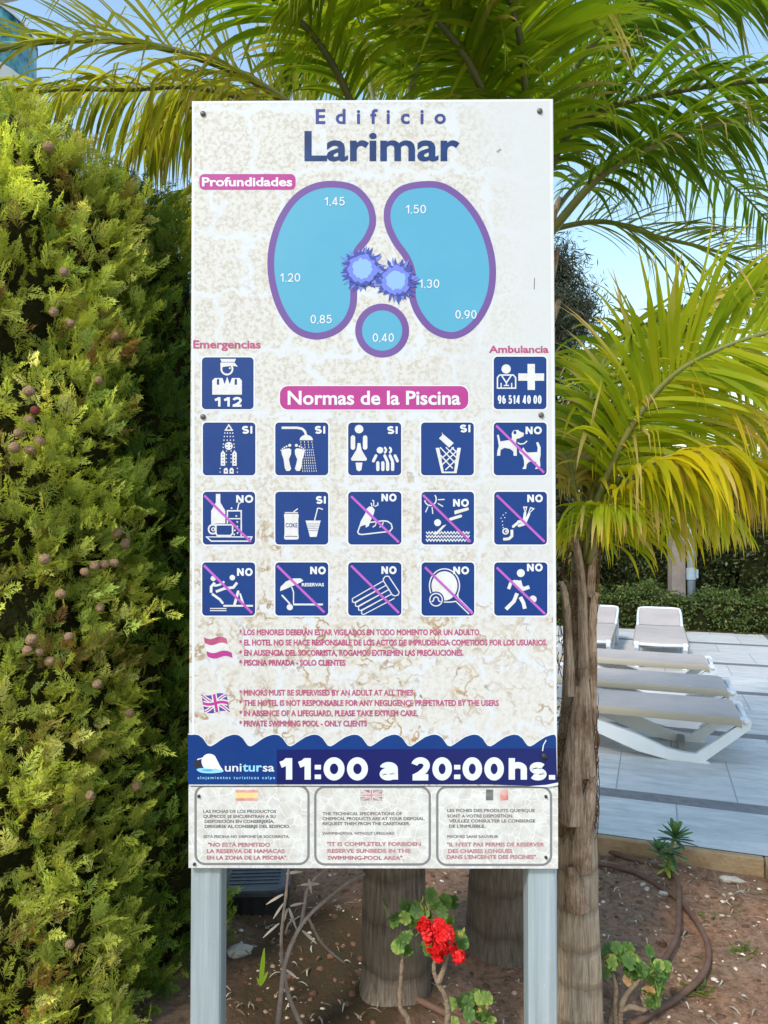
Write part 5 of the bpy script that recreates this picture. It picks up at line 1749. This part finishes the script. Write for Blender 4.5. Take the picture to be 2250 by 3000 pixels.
hedge('tall_hedge', 'tall dark hedge right of the pale lamp post at the picture edge', 1.22, 5.5, 13.5, 14.4, 2.1, 16000, .075, HD, 4, 0, .10)

def far_tree(name, label, x, y, h, z0, R, nl, size, cols, seed, lean=0.0, asp=.12, hang=-.6, cat='tree'):
    r = np.random.default_rng(seed)
    root = thing(name, label, cat, (x, y, 0))
    mb = MB()
    mb.tube([(x, y, -.1), (x + lean * .4, y, h * .5), (x + lean, y, h * .93)], [R * .12, R * .09, .02], 10)
    tips = []
    for k in range(26):
        z = z0 + (h - z0) * (k + r.random()) / 27
        th = r.uniform(0, 6.3)
        ww = R * math.sin(min(1, (h - z) / (h - z0) * 1.5 + .12) * math.pi / 2) * r.uniform(.5, 1.0)
        c = np.array([x + lean * z / h, y, z])
        e = c + np.array([math.cos(th) * ww, math.sin(th) * ww, ww * r.uniform(.0, .5)])
        mb.tube([c, (c + e) / 2 + np.array([0, 0, .05]), e], [.03, .02, .008], 5)
        tips += [c + (e - c) * s for s in (.45, .7, .9, 1.0)]
    obj('trunk', mb.mesh('trunk', M_BARK, True), root)
    tips = np.array(tips)
    ci = r.integers(0, len(tips), nl)
    P = tips[ci] + r.normal(0, 1, (nl, 3)) * np.array([R * .16, R * .16, R * .2])
    V, F, C = leaf_cloud(P, size, r, cols, hang, asp)
    obj('crown', mesh_np('crown', V, F, M_HEDGE, C), root)
GT = [(lin(66, 72, 54), .5), (lin(48, 55, 42), .35), (lin(86, 90, 70), .15)]
BT = [(lin(64, 78, 72), .5), (lin(48, 62, 60), .35), (lin(84, 96, 88), .15)]
far_tree('feathery_tree', 'dark grey-green feathery tree against the sky right of the board', 3.05, 13.4, 6.4, 1.0, 1.3, 42000, .17, GT, 5)
far_tree('feathery_tree', 'thin bluish conifer in the gap between cypress and board', -2.75, 10.2, 6.1, 1.6, .75, 5200, .16, BT, 6)
far_tree('feathery_tree', 'dark tree standing at the right picture edge behind the hedges', 6.9, 14.2, 3.3, .5, .9, 12000, .14, HD, 7)

# ------------------------------------------------------------------ small plants
M_GER = leaf_mat('geranium_leaf', 0.3, 0.5, 0.3)
M_STEM = mat('woody_stem', lin(142, 124, 104), 0.85, 0.15, noise=(40, 0.8, lin(110, 90, 72)), bump=(80, .5))
M_STEMD = mat('dark_stem', lin(160, 144, 132), 0.8, 0.2, noise=(30, 0.8, lin(110, 90, 82)))

def round_leaf(c, nrm, R, col, r, V, F, C, lobes=5):
    nrm = nrm.normalized()
    a = nrm.orthogonal().normalized()
    b = nrm.cross(a)
    n = 30
    i0 = len(V)
    V.append(c + nrm * -R * .18); C.append([x * .8 for x in col[:3]] + [1])
    ph = r.uniform(0, 6.3)
    for i in range(n):
        th = 2 * math.pi * i / n
        gap = 0.35 if i == 0 else 1
        rr = R * (1 + .045 * math.cos(lobes * th) + .03 * math.cos(15 * th)) * gap
        V.append(c + (a * math.cos(th + ph) + b * math.sin(th + ph)) * rr + nrm * (R * .16 * math.cos(7 * th + ph) + r.uniform(-.03, .03) * R))
        C.append([min(1, x * r.uniform(1.1, 1.5)) for x in col[:3]] + [1])
    for i in range(n):
        F.append((i0, i0 + 1 + i, i0 + 1 + (i + 1) % n))

def leaf_obj(name, V, F, C, m, parent, label=None):
    return obj(name, mesh_from(name, V, F, m, smooth=True, cols=C), parent, label)

GL = [lin(94, 124, 54), lin(74, 104, 46), lin(128, 150, 72), lin(86, 114, 56)]
def geranium(name, label, stems, leaves, seed, cat='geranium', rl=(.017, .028), extra=None, rad=.009):
    r = random.Random(seed)
    b = stems[0][0]
    root = thing(name, label, cat, (b.x, b.y, 0))
    mb = MB()
    for s in stems:
        P = smooth_path(s, 14)
        mb.tube(P, [rad * (1 - .55 * i / 13) * (1 + r.uniform(-.12, .12)) for i in range(14)], 8)
    obj('stem', mb.mesh('stem', M_STEM, True), root)
    V, F, C = [], [], []
    st = MB()
    for (c, n_) in leaves:
        for k in range(n_):
            p = c + Vector((r.gauss(0, .022), r.gauss(0, .022), r.gauss(0, .018)))
            nr = Vector((r.gauss(0, .5), -0.75 + r.gauss(0, .4), .75 + r.gauss(0, .35)))
            col = r.choice(GL) if r.random() > .07 else lin(176, 140, 96)
            round_leaf(p, nr, r.uniform(*rl), col, r, V, F, C)
            st.tube([c + Vector((0, 0, -.03)), p - nr.normalized() * .006], .0014, 5)
    lo = leaf_obj('leaves', V, F, C, M_GER, root)
    obj('leaf_stalks', st.mesh('leaf_stalks', mat('geranium_stalk', lin(120, 140, 70), .6)), lo)
    return root

def kp(x, y, d):
    return K(x, y, d)
# geranium with the red bloom, between the posts
D1 = 2.02
red = geranium('geranium', 'leggy geranium with a red flower head between the sign posts', [
    [kp(1215, 3080, D1), kp(1195, 2985, D1), kp(1172, 2950, D1), kp(1174, 2880, D1), kp(1178, 2820, D1), kp(1180, 2780, D1)],
    [kp(1290, 3080, D1), kp(1312, 2990, D1), kp(1306, 2920, D1), kp(1282, 2880, D1), kp(1270, 2830, D1), kp(1290, 2790, D1), kp(1300, 2770, D1)],
    [kp(1282, 2880, D1), kp(1300, 2840, D1), kp(1312, 2800, D1)]],
    [(kp(1180, 2745, D1), 5), (kp(1215, 2690, D1 + .02), 6), (kp(1190, 2660, D1 + .03), 3), (kp(1240, 2655, D1), 6), (kp(1150, 2690, D1 + .04), 3), (kp(1180, 2785, D1), 2), (kp(1300, 2650, D1 + .03), 4), (kp(1340, 2720, D1 + .02), 4), (kp(1265, 2770, D1 + .02), 5)], 3, rl=(.014, .022))
M_PETAL = mat('red_petal', lin(222, 26, 22), 0.5, 0.3, noise=(50, 0.7, lin(178, 8, 24)))
def bloom(parts, seed):
    r = random.Random(seed)
    V, F = [], []
    for cpx, cpy, R, k in [(p[0], p[1], p[2], k) for p in parts for k in range(p[3])]:
        c0 = kp(cpx, cpy, D1 - .05 + .012 * math.sin(cpx))
        v = Vector((r.gauss(0, 1), r.gauss(0, 1) - .6, r.gauss(0, 1) + .1)).normalized()
        c = c0 + Vector((v.x * R, v.y * R * .8, v.z * R * 1.05))
        for q in range(5):
            a = v.orthogonal().normalized()
            b = v.cross(a)
            th = 2 * math.pi * q / 5 + r.uniform(-.2, .2)
            dr = a * math.cos(th) + b * math.sin(th)
            sd = dr.cross(v)
            Lp = r.uniform(.010, .015)
            i0 = len(V)
            V += [c, c + dr * Lp * .5 + sd * Lp * .42 + v * .002, c + dr * Lp + sd * Lp * .36 + v * r.uniform(-.004, .007), c + dr * Lp * 1.1 + v * r.uniform(0, .004), c + dr * Lp - sd * Lp * .36 + v * r.uniform(-.002, .004), c + dr * Lp * .5 - sd * Lp * .42 + v * .002]
            F.append(tuple(range(i0, i0 + 6)))
    return mesh_from('flower_head', V, F, M_PETAL)
obj('flower_head', bloom([(1300, 2742, .024, 18), (1272, 2768, .019, 12), (1314, 2770, .016, 9), (1284, 2716, .017, 10), (1254, 2742, .010, 5), (1284, 2800, .011, 6)], 1), red)
obj('flower', bloom([(1344, 2806, .011, 9)], 2), red)
obj('flower', bloom([(1240, 2712, .014, 11)], 4), red)
r_ = random.Random(8)
bd = MB()
for k in range(12):
    c = kp(1252 + r_.uniform(-22, 22), 2650 + r_.uniform(-14, 20), D1 - .01)
    bd.tube([c, c + Vector((r_.uniform(-.004, .004), 0, .012))], [.0022, .0012], 6)
obj('flower_buds', bd.mesh('flower_buds', mat('flower_bud', lin(160, 160, 80), .6), True), red)
bd = MB()
for k in range(8):
    c = kp(1345 + r_.uniform(-8, 12), 2735 + r_.uniform(-14, 12), D1 - .02)
    bd.tube([c, c + Vector((.006, 0, .010))], [.0022, .0012], 6)
obj('flower_buds', bd.mesh('flower_buds', mat('flower_bud', lin(160, 160, 80), .6), True), red)

D2 = 2.26
geranium('geranium', 'flowerless green geranium at the foot of the young palm', [
    [kp(1812, 3060, D2), kp(1800, 2960, D2), kp(1805, 2900, D2), kp(1795, 2850, D2)],
    [kp(1820, 3060, D2), kp(1818, 2970, D2), kp(1832, 2920, D2), kp(1865, 2880, D2), kp(1885, 2850, D2)],
    [kp(1780, 3080, D2 - .02), kp(1788, 2990, D2), kp(1800, 2945, D2)],
    [kp(1815, 2960, D2), kp(1850, 2950, D2), kp(1890, 2958, D2), kp(1880, 2920, D2)]],
    [(kp(1790, 2815, D2), 6), (kp(1815, 2800, D2), 7), (kp(1850, 2815, D2 + .02), 5), (kp(1890, 2830, D2), 7), (kp(1915, 2830, D2), 4), (kp(1930, 2890, D2), 6), (kp(1925, 2920, D2), 4), (kp(1870, 2840, D2 + .03), 5), (kp(1905, 2935, D2 - .02), 2), (kp(1855, 2850, D2), 3)], 5, rl=(.015, .024), rad=.011)
geranium('geranium', 'small round-leaved geranium shoot beside the right sign post', [[kp(1372, 3040, 2.1), kp(1380, 2985, 2.1), kp(1384, 2950, 2.1)]],
    [(kp(1372, 2930, 2.1), 5), (kp(1400, 2935, 2.1), 6), (kp(1385, 2965, 2.09), 6), (kp(1410, 2965, 2.1), 4), (kp(1362, 2985, 2.1), 2)], 9, rl=(.013, .020), rad=.004)

# rosette succulent by the terrace edge
bs = G(1960, 2582)
su = thing('succulent_plant', 'upright leafy succulent growing by the terrace edge', 'succulent', (bs.x, bs.y, 0))
def rosette(c, n, L, w, seed, cols, elev=(10, 75)):
    r = random.Random(seed)
    V, F, C = [], [], []
    for k in range(n):
        s = k / n
        th = k * 2.4 + r.uniform(-.2, .2)
        el = math.radians(elev[0] + (elev[1] - elev[0]) * s)
        d = Vector((math.cos(th) * math.cos(el), math.sin(th) * math.cos(el), math.sin(el)))
        sd = d.cross(Vector((0, 0, 1))).normalized()
        up = sd.cross(d)
        l = L * r.uniform(.85, 1.15) * (1 - .35 * s)
        p0 = c + Vector((0, 0, s * L * .35))
        i0 = len(V)
        col = r.choice(cols)
        for q in range(6):
            t = q / 5
            ww = w * (.35 + 1.3 * t - 1.35 * t ** 3) * .8 + .0008
            cc = p0 + d * l * t + up * (-.12 * l * t * t)
            V += [cc + sd * ww, cc + up * -ww * .35, cc - sd * ww]
            C += [list(x * (1 + .2 * t) for x in col[:3]) + [1]] * 3
        for q in range(5):
            F += [(i0 + 3 * q, i0 + 3 * q + 1, i0 + 3 * q + 4, i0 + 3 * q + 3), (i0 + 3 * q + 1, i0 + 3 * q + 2, i0 + 3 * q + 5, i0 + 3 * q + 4)]
    return V, F, C
M_SUC = leaf_mat('succulent_leaf', 0.12, 0.45, 0.4)
SC = [lin(58, 94, 52), lin(72, 110, 60), lin(90, 124, 66)]
DS = bs.y
mb = MB()
mb.tube([bs + Vector((0, 0, -.03)), kp(1958, 2540, DS), kp(1962, 2500, DS), kp(1975, 2455, DS)], [.010, .009, .008, .007], 8)
mb.tube([kp(1960, 2520, DS), kp(1940, 2505, DS - .02), kp(1930, 2498, DS - .02)], [.007, .006, .005], 8)
obj('stem', mb.mesh('stem', mat('succulent_stem', lin(112, 124, 70), .6), True), su)
for (x, y, n_, L, w_, sd_, cl, el) in ((1978, 2462, 26, .085, .0145, 1, SC, (-5, 78)), (1930, 2500, 15, .062, .012, 2, SC, (0, 70)), (1955, 2545, 16, .052, .011, 3, [lin(132, 156, 60), lin(150, 160, 66), lin(110, 140, 58)], (-40, 40)), (1966, 2505, 16, .075, .013, 5, SC, (-20, 30))):
    V, F, C = rosette(kp(x, y, DS - (.02 if x == 1930 else 0)), n_, L, w_, sd_, cl, el)
    leaf_obj('rosette', V, F, C, M_SUC, su)

# bare oleander shoots by the left post
D3 = 2.12
ol = thing('bare_shrub', 'bare grey-stemmed shrub with dry leaves between the left post and palm trunk', 'shrub', (kp(820, 3000, D3).x, D3, 0))
for pts, r0, r1 in ((((800, 3090, D3), (815, 2990, D3), (826, 2880, D3), (832, 2836, D3), (852, 2770, D3 + .02), (880, 2715, D3 + .04), (915, 2672, D3 + .06), (960, 2632, D3 + .1), (1010, 2592, D3 + .14), (1068, 2560, D3 + .18)), .0075, .004),
                    (((826, 2830, D3 + .03), (824, 2760, D3 + .05), (828, 2700, D3 + .06), (838, 2620, D3 + .08), (846, 2540, D3 + .1)), .0055, .0035),
                    (((832, 2836, D3), (840, 2900, D3 + .01), (862, 2960, D3 + .02), (900, 3040, D3 + .03)), .006, .007),
                    (((882, 2712, D3 + .05), (892, 2650, D3 + .1), (900, 2606, D3 + .13), (925, 2572, D3 + .16), (962, 2545, D3 + .2)), .0055, .004),
                    (((903, 2690, D3 + .07), (935, 2752, D3 + .1), (965, 2786, D3 + .13), (1010, 2822, D3 + .18)), .0045, .003),
                    (((836, 2735, D3 + .06), (848, 2704, D3 + .06), (880, 2683, D3 + .06)), .0035, .002)):
    mb = MB()
    P_ = smooth_path(px(*pts), 24)
    mb.tube(P_, [r0 + (r1 - r0) * i / 23 + (.0012 if i % 7 == 3 else 0) for i in range(24)], 8)
    obj('stem', mb.mesh('stem', M_STEMD, True), ol)
def blade(p, d, L, w, col, V, F, C, curl=.3):
    d = d.normalized()
    sd = d.cross(Vector((0, -1, .3)))
    sd.normalize()
    i0 = len(V)
    for q in range(7):
        t = q / 6
        ww = w * math.sin(math.pi * min(.97, .12 + .86 * t)) ** .8
        c = p + d * L * t + Vector((0, 0, -curl * L * t * t))
        V += [c + sd * ww, c - sd * ww]
        C += [list(col[:3]) + [1]] * 2
    for q in range(6):
        F.append((i0 + 2 * q, i0 + 2 * q + 1, i0 + 2 * q + 3, i0 + 2 * q + 2))
V, F, C = [], [], []
ro = random.Random(12)
for (x, y, dd, ang) in ((885, 2726, D3 + .05, -35), (836, 2840, D3, -25), (846, 2660, D3 + .08, -65), (842, 2662, D3 + .08, -110), (850, 2655, D3 + .08, 25), (905, 2575, D3 + .12, -80), (830, 2620, D3 + .09, 200), (818, 2705, D3 + .05, 215), (838, 2560, D3 + .1, 20), (935, 2590, D3 + .14, 170), (832, 2645, D3 + .08, -130)):
    a = math.radians(ang)
    blade(kp(x, y, dd), Vector((math.cos(a), ro.uniform(-.3, .1), math.sin(a))), ro.uniform(.04, .06), ro.uniform(.0032, .0048), lin(170, 160, 144), V, F, C, .1)
leaf_obj('dry_leaves', V, F, C, M_PEB, ol)
V, F, C = [], [], []
sh = thing('green_shoot', 'single green blade-leaved shoot near the left sign post', 'plant', (kp(762, 2890, 2.3).x, 2.3, 0))
for a, L, w_ in ((84, .130, .0075), (64, .055, .005), (110, .03, .004)):
    blade(kp(763, 2888, 2.3), Vector((math.cos(math.radians(a)), -.1, math.sin(math.radians(a)))), L, w_, lin(132, 160, 46), V, F, C, .05)
leaf_obj('leaf', V, F, C, M_GER, sh)
# weeds
for (x, y, n_, L, lab, sd_) in ((2180, 2795, 26, .05, 'small green weed tuft outside the hose loop', 1), (2045, 2898, 46, .055, 'mossy green weed patch under the outer hose', 2), (2075, 2690, 16, .032, 'tiny grey-green weed seedling left of the outer hose bend', 3)):
    r_ = random.Random(sd_)
    V, F, C = [], [], []
    p = G(x, y)
    for k in range(n_):
        a = r_.uniform(0, 6.3)
        q = Vector((p.x + r_.gauss(0, .022), p.y + r_.gauss(0, .02), soil_h(p.x, p.y)))
        blade(q, Vector((math.cos(a), math.sin(a), r_.uniform(.4, 1.4))), L * r_.uniform(.5, 1), .003, r_.choice((lin(92, 104, 44), lin(110, 118, 52), lin(76, 92, 44))), V, F, C, .3)
    o = leaf_obj('weed', V, F, C, M_GER, None)
    tag(o, lab, 'weed')

# ------------------------------------------------------------------ valve box behind the left post
M_VB = mat('black_plastic', lin(52, 56, 60), 0.55, 0.35, noise=(14, 0.7, lin(84, 88, 92)))
M_VB2 = mat('black_plastic_body', lin(34, 35, 38), 0.6, 0.3)
c = G(735, 2660)
vb = thing('valve_box', 'black plastic irrigation valve box behind the left sign post', 'valve box', (c.x, c.y + .14, 0), 0.06)
def octo(hx, hy, ch):
    return [(-hx + ch, -hy), (hx - ch, -hy), (hx, -hy + ch), (hx, hy - ch), (hx - ch, hy), (-hx + ch, hy), (-hx, hy - ch), (-hx, -hy + ch)]
def octo_prism(levels):
    mb = MB()
    vs = [(x, y, z) for (hx, hy, ch, z) in levels for x, y in octo(hx, hy, ch)]
    fs = [(i * 8 + k, i * 8 + (k + 1) % 8, (i + 1) * 8 + (k + 1) % 8, (i + 1) * 8 + k) for i in range(len(levels) - 1) for k in range(8)]
    fs.append(tuple((len(levels) - 1) * 8 + k for k in range(8)))
    mb.add(vs, fs)
    return mb
mb = octo_prism([(.135, .175, .05, -.05), (.125, .165, .05, .060)])
for k in range(-2, 3):
    mb.box((k * .042 - .004, -.178, -.03), (k * .042 + .004, -.160, .06))
obj('body', mb.mesh('body', M_VB2), vb, local=True)
mb = octo_prism([(.140, .180, .05, .060), (.145, .185, .05, .064), (.145, .185, .05, .078), (.138, .178, .05, .084)])
for k in range(9):
    mb.box((-.10, -.12 + k * .03, .0835), (.10, -.112 + k * .03, .0865))
obj('lid', mb.mesh('lid', M_VB), vb, local=True)

# ------------------------------------------------------------------ sun loungers
M_RESIN = mat('white_resin', lin(226, 228, 230), 0.38, 0.4, noise=(6, 0.5, lin(206, 208, 210)))
g_ = NT('beige_mesh_fabric')
wv = g_.node('ShaderNodeTexChecker')
wv.inputs['Scale'].default_value = 260
g_.L(g_.tc.outputs['Object'], wv.inputs['Vector'])
bl = g_.noise(5, 3)
c_ = g_.mix(g_.math('MULTIPLY', wv.outputs['Fac'], .25), lin(184, 172, 164), lin(156, 146, 138))
c_ = g_.mix(g_.ramp(bl.outputs['Fac'], .4, .7, 0, .5), c_, lin(156, 148, 142))
g_.L(c_, g_.p.inputs['Base Color'])
g_.p.inputs['Roughness'].default_value = .8
M_SLING = g_.m
M_HEM = mat('beige_hem', lin(168, 158, 140), .8, .2)
M_GREYP = mat('grey_resin', lin(150, 144, 138), .5, .3)
LW = .25                                                 # half width
def strip(profile, hw, sag=.005, th=.012, hem=.05):
    """fabric slung along profile (u,z); its side hems turn down over the rails"""
    vs, fs = [], []
    cols = [-1, -.97, -.9, -.5, 0, .5, .9, .97, 1]
    for (u, z) in profile:
        for c in cols:
            vs.append((u, c * hw, z - sag * (1 - c * c)))
    n = len(cols)
    fs = [(i * n + k, (i + 1) * n + k, (i + 1) * n + k + 1, i * n + k + 1) for i in range(len(profile) - 1) for k in range(n - 1)]
    mb = MB()
    mb.add(vs, fs)
    mb.add([(x, y, z - th) for x, y, z in vs], [f[::-1] for f in fs])
    for s in (-1, 1):
        a = [(u, s * hw, z) for u, z in profile]
        b = [(u, s * (hw + .012), z - hem * .35) for u, z in profile]
        c = [(u, s * (hw + .006), z - hem) for u, z in profile]
        m = len(profile)
        f = [(i, i + 1, m + i + 1, m + i) for i in range(m - 1)] + [(m + i, m + i + 1, 2 * m + i + 1, 2 * m + i) for i in range(m - 1)]
        mb.add(a + b + c, f, 1)
    return mb
def lounger(back_angle):
    root = thing('sun_lounger', '', 'sun lounger')
    H = .30                                              # height of the fabric
    seat = [(.015, H - .022), (.05, H - .008), (.5, H - .004), (.9, H), (1.27, H)]
    obj('seat', strip(seat, LW, hem=.048).mesh('seat', [M_SLING, M_HEM], True), root, local=True)
    ca, sa = math.cos(back_angle), math.sin(back_angle)
    bp = [(1.30 + s * ca, H + s * sa) for s in (0, .2, .4, .6, .63)]
    bk = obj('backrest', strip(bp, LW - .03, hem=.03).mesh('backrest', [M_SLING, M_HEM], True), root, local=True)
    mb = MB()
    mb.tube(smooth_path([(1.29, -LW + .012, H - .012), (1.30 + .55 * ca, -LW + .012, H - .012 + .55 * sa), (1.30 + .66 * ca, -LW + .05, H - .008 + .66 * sa), (1.30 + .675 * ca, 0, H - .008 + .675 * sa), (1.30 + .66 * ca, LW - .05, H - .008 + .66 * sa), (1.30 + .55 * ca, LW - .012, H - .012 + .55 * sa), (1.29, LW - .012, H - .012)], 44), .016, 8)
    obj('backrest_frame', mb.mesh('backrest_frame', M_RESIN, True), bk, local=True)
    for s in (-1, 1):
        y0, y1 = s * (LW - .024) - .02, s * (LW - .024) + .02
        mb = MB()
        mb.prism([(.02, H - .05), (.03, H - .022), (1.3, H - .02), (1.88, H - .03), (1.90, H - .06), (1.3, H - .05)], y0 + .006, y1 - .006)
        obj('side_rail', mb.mesh('side_rail', M_RESIN), root, local=True)
        mb = MB()                                        # V of the foot end: short strut forward, long broad beam back
        mb.prism([(-.025, H - .012), (-.04, H - .035), (-.03, H - .075), (.215, .014), (.19, 0), (.42, 0), (.60, .035), (1.00, .185), (1.22, H - .055), (1.22, H - .03), (1.00, H - .045), (.60, .135), (.44, .07), (.34, .052), (.268, .05), (.035, H - .06), (.02, H - .012)], y0, y1)
        obj('leg', mb.mesh('leg', M_RESIN), root, local=True)
        mb = MB()
        mb.prism([(1.93, H - .02), (1.95, H - .075), (1.78, .0), (1.62, 0), (1.30, .17), (1.12, H - .06), (1.12, H - .035), (1.30, H - .05), (1.64, .065), (1.72, .065), (1.86, H - .05), (1.85, H - .02)], y0, y1)
        obj('leg', mb.mesh('leg', M_RESIN), root, local=True)
    for u, z in ((.16, H - .045), (.34, .03), (1.24, H - .045), (1.68, .04)):
        mb = MB()
        mb.box((u - .025, -LW + .046, z - .018), (u + .025, LW - .046, z + .018), bev=.006)
        obj('crossbar', mb.mesh('crossbar', M_GREYP), root, local=True)
    mb = MB()                                            # moulded end bar across the foot
    mb.tube([(-.008, -LW - .004, H - .034), (-.016, 0, H - .038), (-.008, LW + .004, H - .034)], .015, 10)
    obj('foot_bar', mb.mesh('foot_bar', M_RESIN, True), root, local=True)
    for s in (-1, 1):
        mb = MB()
        mb.tube([(1.30 + .42 * ca, s * (LW - .05), H - .02 + .42 * sa), (1.72, s * (LW - .05), H - .05)], .013, 8)
        obj('back_support', mb.mesh('back_support', M_RESIN, True), root, local=True)
    return root
def copy_tree(o, parent=None):
    c = o.copy()
    COL.objects.link(c)
    c.parent = parent
    for ch in o.children:
        copy_tree(ch, c)
    return c
GRP = 'beige sun loungers on the pool terrace'
flat = lounger(.20)
def place(src, t, n, rz, label, first):
    o = src if first else copy_tree(src)
    o.location = TN(t, n, DECK)
    o.rotation_euler = (0, 0, rz)
    o['label'] = label
    o['group'] = GRP
# side-on row: the foot ends lie to the right
place(flat, .50, 5.12, ROT + math.pi, 'nearest beige sun lounger, its white foot legs on the open terrace', True)
place(flat, .50, 5.93, ROT + math.pi, 'beige sun lounger directly behind the nearest one', False)
place(flat, .44, 6.90, ROT + math.pi, 'third side-on beige sun lounger, in front of the two facing ones', False)
# pair with raised backs facing the pool
place(flat, .06, 7.80, ROT + math.pi / 2, 'beige lounger with raised back, right one of the facing pair', False)
place(flat, -.66, 7.80, ROT + math.pi / 2, 'beige lounger with raised back, half hidden by the young palm trunk', False)

# ------------------------------------------------------------------ lamp post, pillar, garden wall
M_POST = mat('pale_painted_metal', lin(140, 156, 172), .45, .4, noise=(8, .5, lin(160, 172, 184)))
p = K(2026, 1775, 11.7)
lp = thing('lamp_post', 'slim pale blue-grey lamp post behind the far loungers', 'lamp post', (p.x, p.y, 0))
mb = MB()
mb.tube([(p.x, p.y, 0), (p.x, p.y, 3.1)], [.062, .058], 16)
obj('pole', mb.mesh('pole', M_POST, True), lp)
mb = MB()
mb.tube([(p.x, p.y, .68), (p.x, p.y, .86)], .074, 16)
mb.box((p.x + .06, p.y - .05, .70), (p.x + .095, p.y + .05, .84), bev=.005)
obj('clamp', mb.mesh('clamp', M_POST), lp)
mb = MB()
mb.tube([(p.x, p.y, 3.1), (p.x, p.y, 3.13), (p.x, p.y, 3.30), (p.x, p.y, 3.34)], [.06, .13, .15, .05], 18)
obj('lamp_head', mb.mesh('lamp_head', M_POST, True), lp)
a, b = K(1972, 1700, 11.75), K(2012, 1700, 11.75)
mb = MB()
mb.box((a.x, 11.78, 0), (b.x, 11.98, 1.62), bev=.008)
mb.box((a.x - .02, 11.76, 1.62), (b.x + .02, 12.0, 1.67), bev=.006)
o = obj('wall_pillar', mb.mesh('wall_pillar', mat('pillar_render', lin(140, 130, 126), .9, .15, noise=(5, .7, lin(116, 106, 102)))))
tag(o, 'beige rendered pillar beside the pale lamp post', 'pillar')
mb = MB()
M_ = Matrix.Rotation(ROT, 4, 'Z')
mb.box((-6, 15.0, 0), (9, 15.2, 2.10), M=M_)
gw = thing('garden_wall', 'low brown garden wall behind the tall hedges', 'wall', TN(1.5, 15.1))
obj('wall', mb.mesh('wall', mat('brown_render', lin(138, 116, 98), .9, .1, noise=(3, .7, lin(116, 96, 82)))), gw)
mb = MB()
mb.box((-6.04, 14.95, 2.10), (9.04, 15.25, 2.17), bev=.01, M=M_)
obj('coping', mb.mesh('coping', mat('coping_stone', lin(160, 140, 122), .85)), gw)

# ------------------------------------------------------------------ apartment tower at the upper left
bx, by = -8.28, 14.0
M_RENDER = mat('cream_render', lin(232, 222, 212), .85, .2, noise=(1.2, .5, lin(214, 204, 196)))
M_SLAB = mat('white_balcony_slab', lin(230, 228, 224), .7, .25)
g_ = NT('teal_balcony_glass')
nz = g_.noise(3.2, 5, .7, g_.scaled(1, 1, .8))
c_ = g_.mix(g_.ramp(nz.outputs['Fac'], .38, .62), lin(24, 92, 108), lin(110, 176, 186))
g_.L(c_, g_.p.inputs['Base Color'])
g_.p.inputs['Roughness'].default_value = .3
g_.p.inputs['Specular IOR Level'].default_value = .4
M_TEAL = g_.m
M_WIN = mat('dark_window', lin(52, 66, 76), .1, .6)
tw = thing('apartment_tower', 'cream apartment block with curved teal glass balconies above the cypress', 'building', (bx, by + 2.5, 0))
mb = MB()
FP = [(bx - 6, by + .6), (bx + .45, by + .6), (bx - 4.6, by + 9), (bx - 9, by + 9)]
def storey(mb, z0, z1, g=0.0):
    vs = [(x + (g if i in (1, 2) else -g), y + (g if i > 1 else -g), z) for z in (z0, z1) for i, (x, y) in enumerate(FP)]
    mb.add(vs, [(3, 2, 1, 0), (4, 5, 6, 7), (0, 1, 5, 4), (1, 2, 6, 5), (2, 3, 7, 6), (3, 0, 4, 7)])
storey(mb, 0, 17.2)
obj('wall', mb.mesh('wall', M_RENDER), tw)
mb = MB()
storey(mb, 17.2, 17.5, .1)
obj('roof', mb.mesh('roof', M_SLAB), tw)
for k in range(6):
    z = 9.95 - 3.0 * 3 + 3.0 * k
    n = 36
    def disc(R, z0, z1, mi=0, hollow=None):
        mb = MB()
        vs = [(bx + R * math.cos(2 * math.pi * i / n), by + R * math.sin(2 * math.pi * i / n), zz) for zz in (z0, z1) for i in range(n)]
        fs = [(i, (i + 1) % n, n + (i + 1) % n, n + i) for i in range(n)]
        if hollow:
            vs += [(bx + hollow * math.cos(2 * math.pi * i / n), by + hollow * math.sin(2 * math.pi * i / n), zz) for zz in (z0, z1) for i in range(n)]
            fs += [(2 * n + i, 3 * n + i, 3 * n + (i + 1) % n, 2 * n + (i + 1) % n) for i in range(n)]
            fs += [(n + i, n + (i + 1) % n, 3 * n + (i + 1) % n, 3 * n + i) for i in range(n)]
        else:
            fs += [tuple(range(n))[::-1], tuple(range(n, 2 * n))]
        mb.add(vs, fs)
        return mb
    ba = obj('balcony', disc(1.52, z - .30, z).mesh('balcony', M_SLAB), tw)
    obj('glass_railing', disc(1.47, z + .02, z + 1.05, hollow=1.44).mesh('glass_railing', M_TEAL, True), ba)
    obj('handrail', disc(1.49, z + 1.05, z + 1.10, hollow=1.42).mesh('handrail', M_SLAB), ba)
    mb = MB()
    mb.box((bx - 1.2, by + .55, z + .02), (bx + .3, by + .597, z + 2.2))
    w_ = obj('window', mb.mesh('window', M_WIN), tw)
    mb = MB()
    for xx in (-1.26, -.48, .30):
        mb.box((bx + xx, by + .53, z + .02), (bx + xx + .06, by + .549, z + 2.2))
    obj('window_frame', mb.mesh('window_frame', M_SLAB), w_)
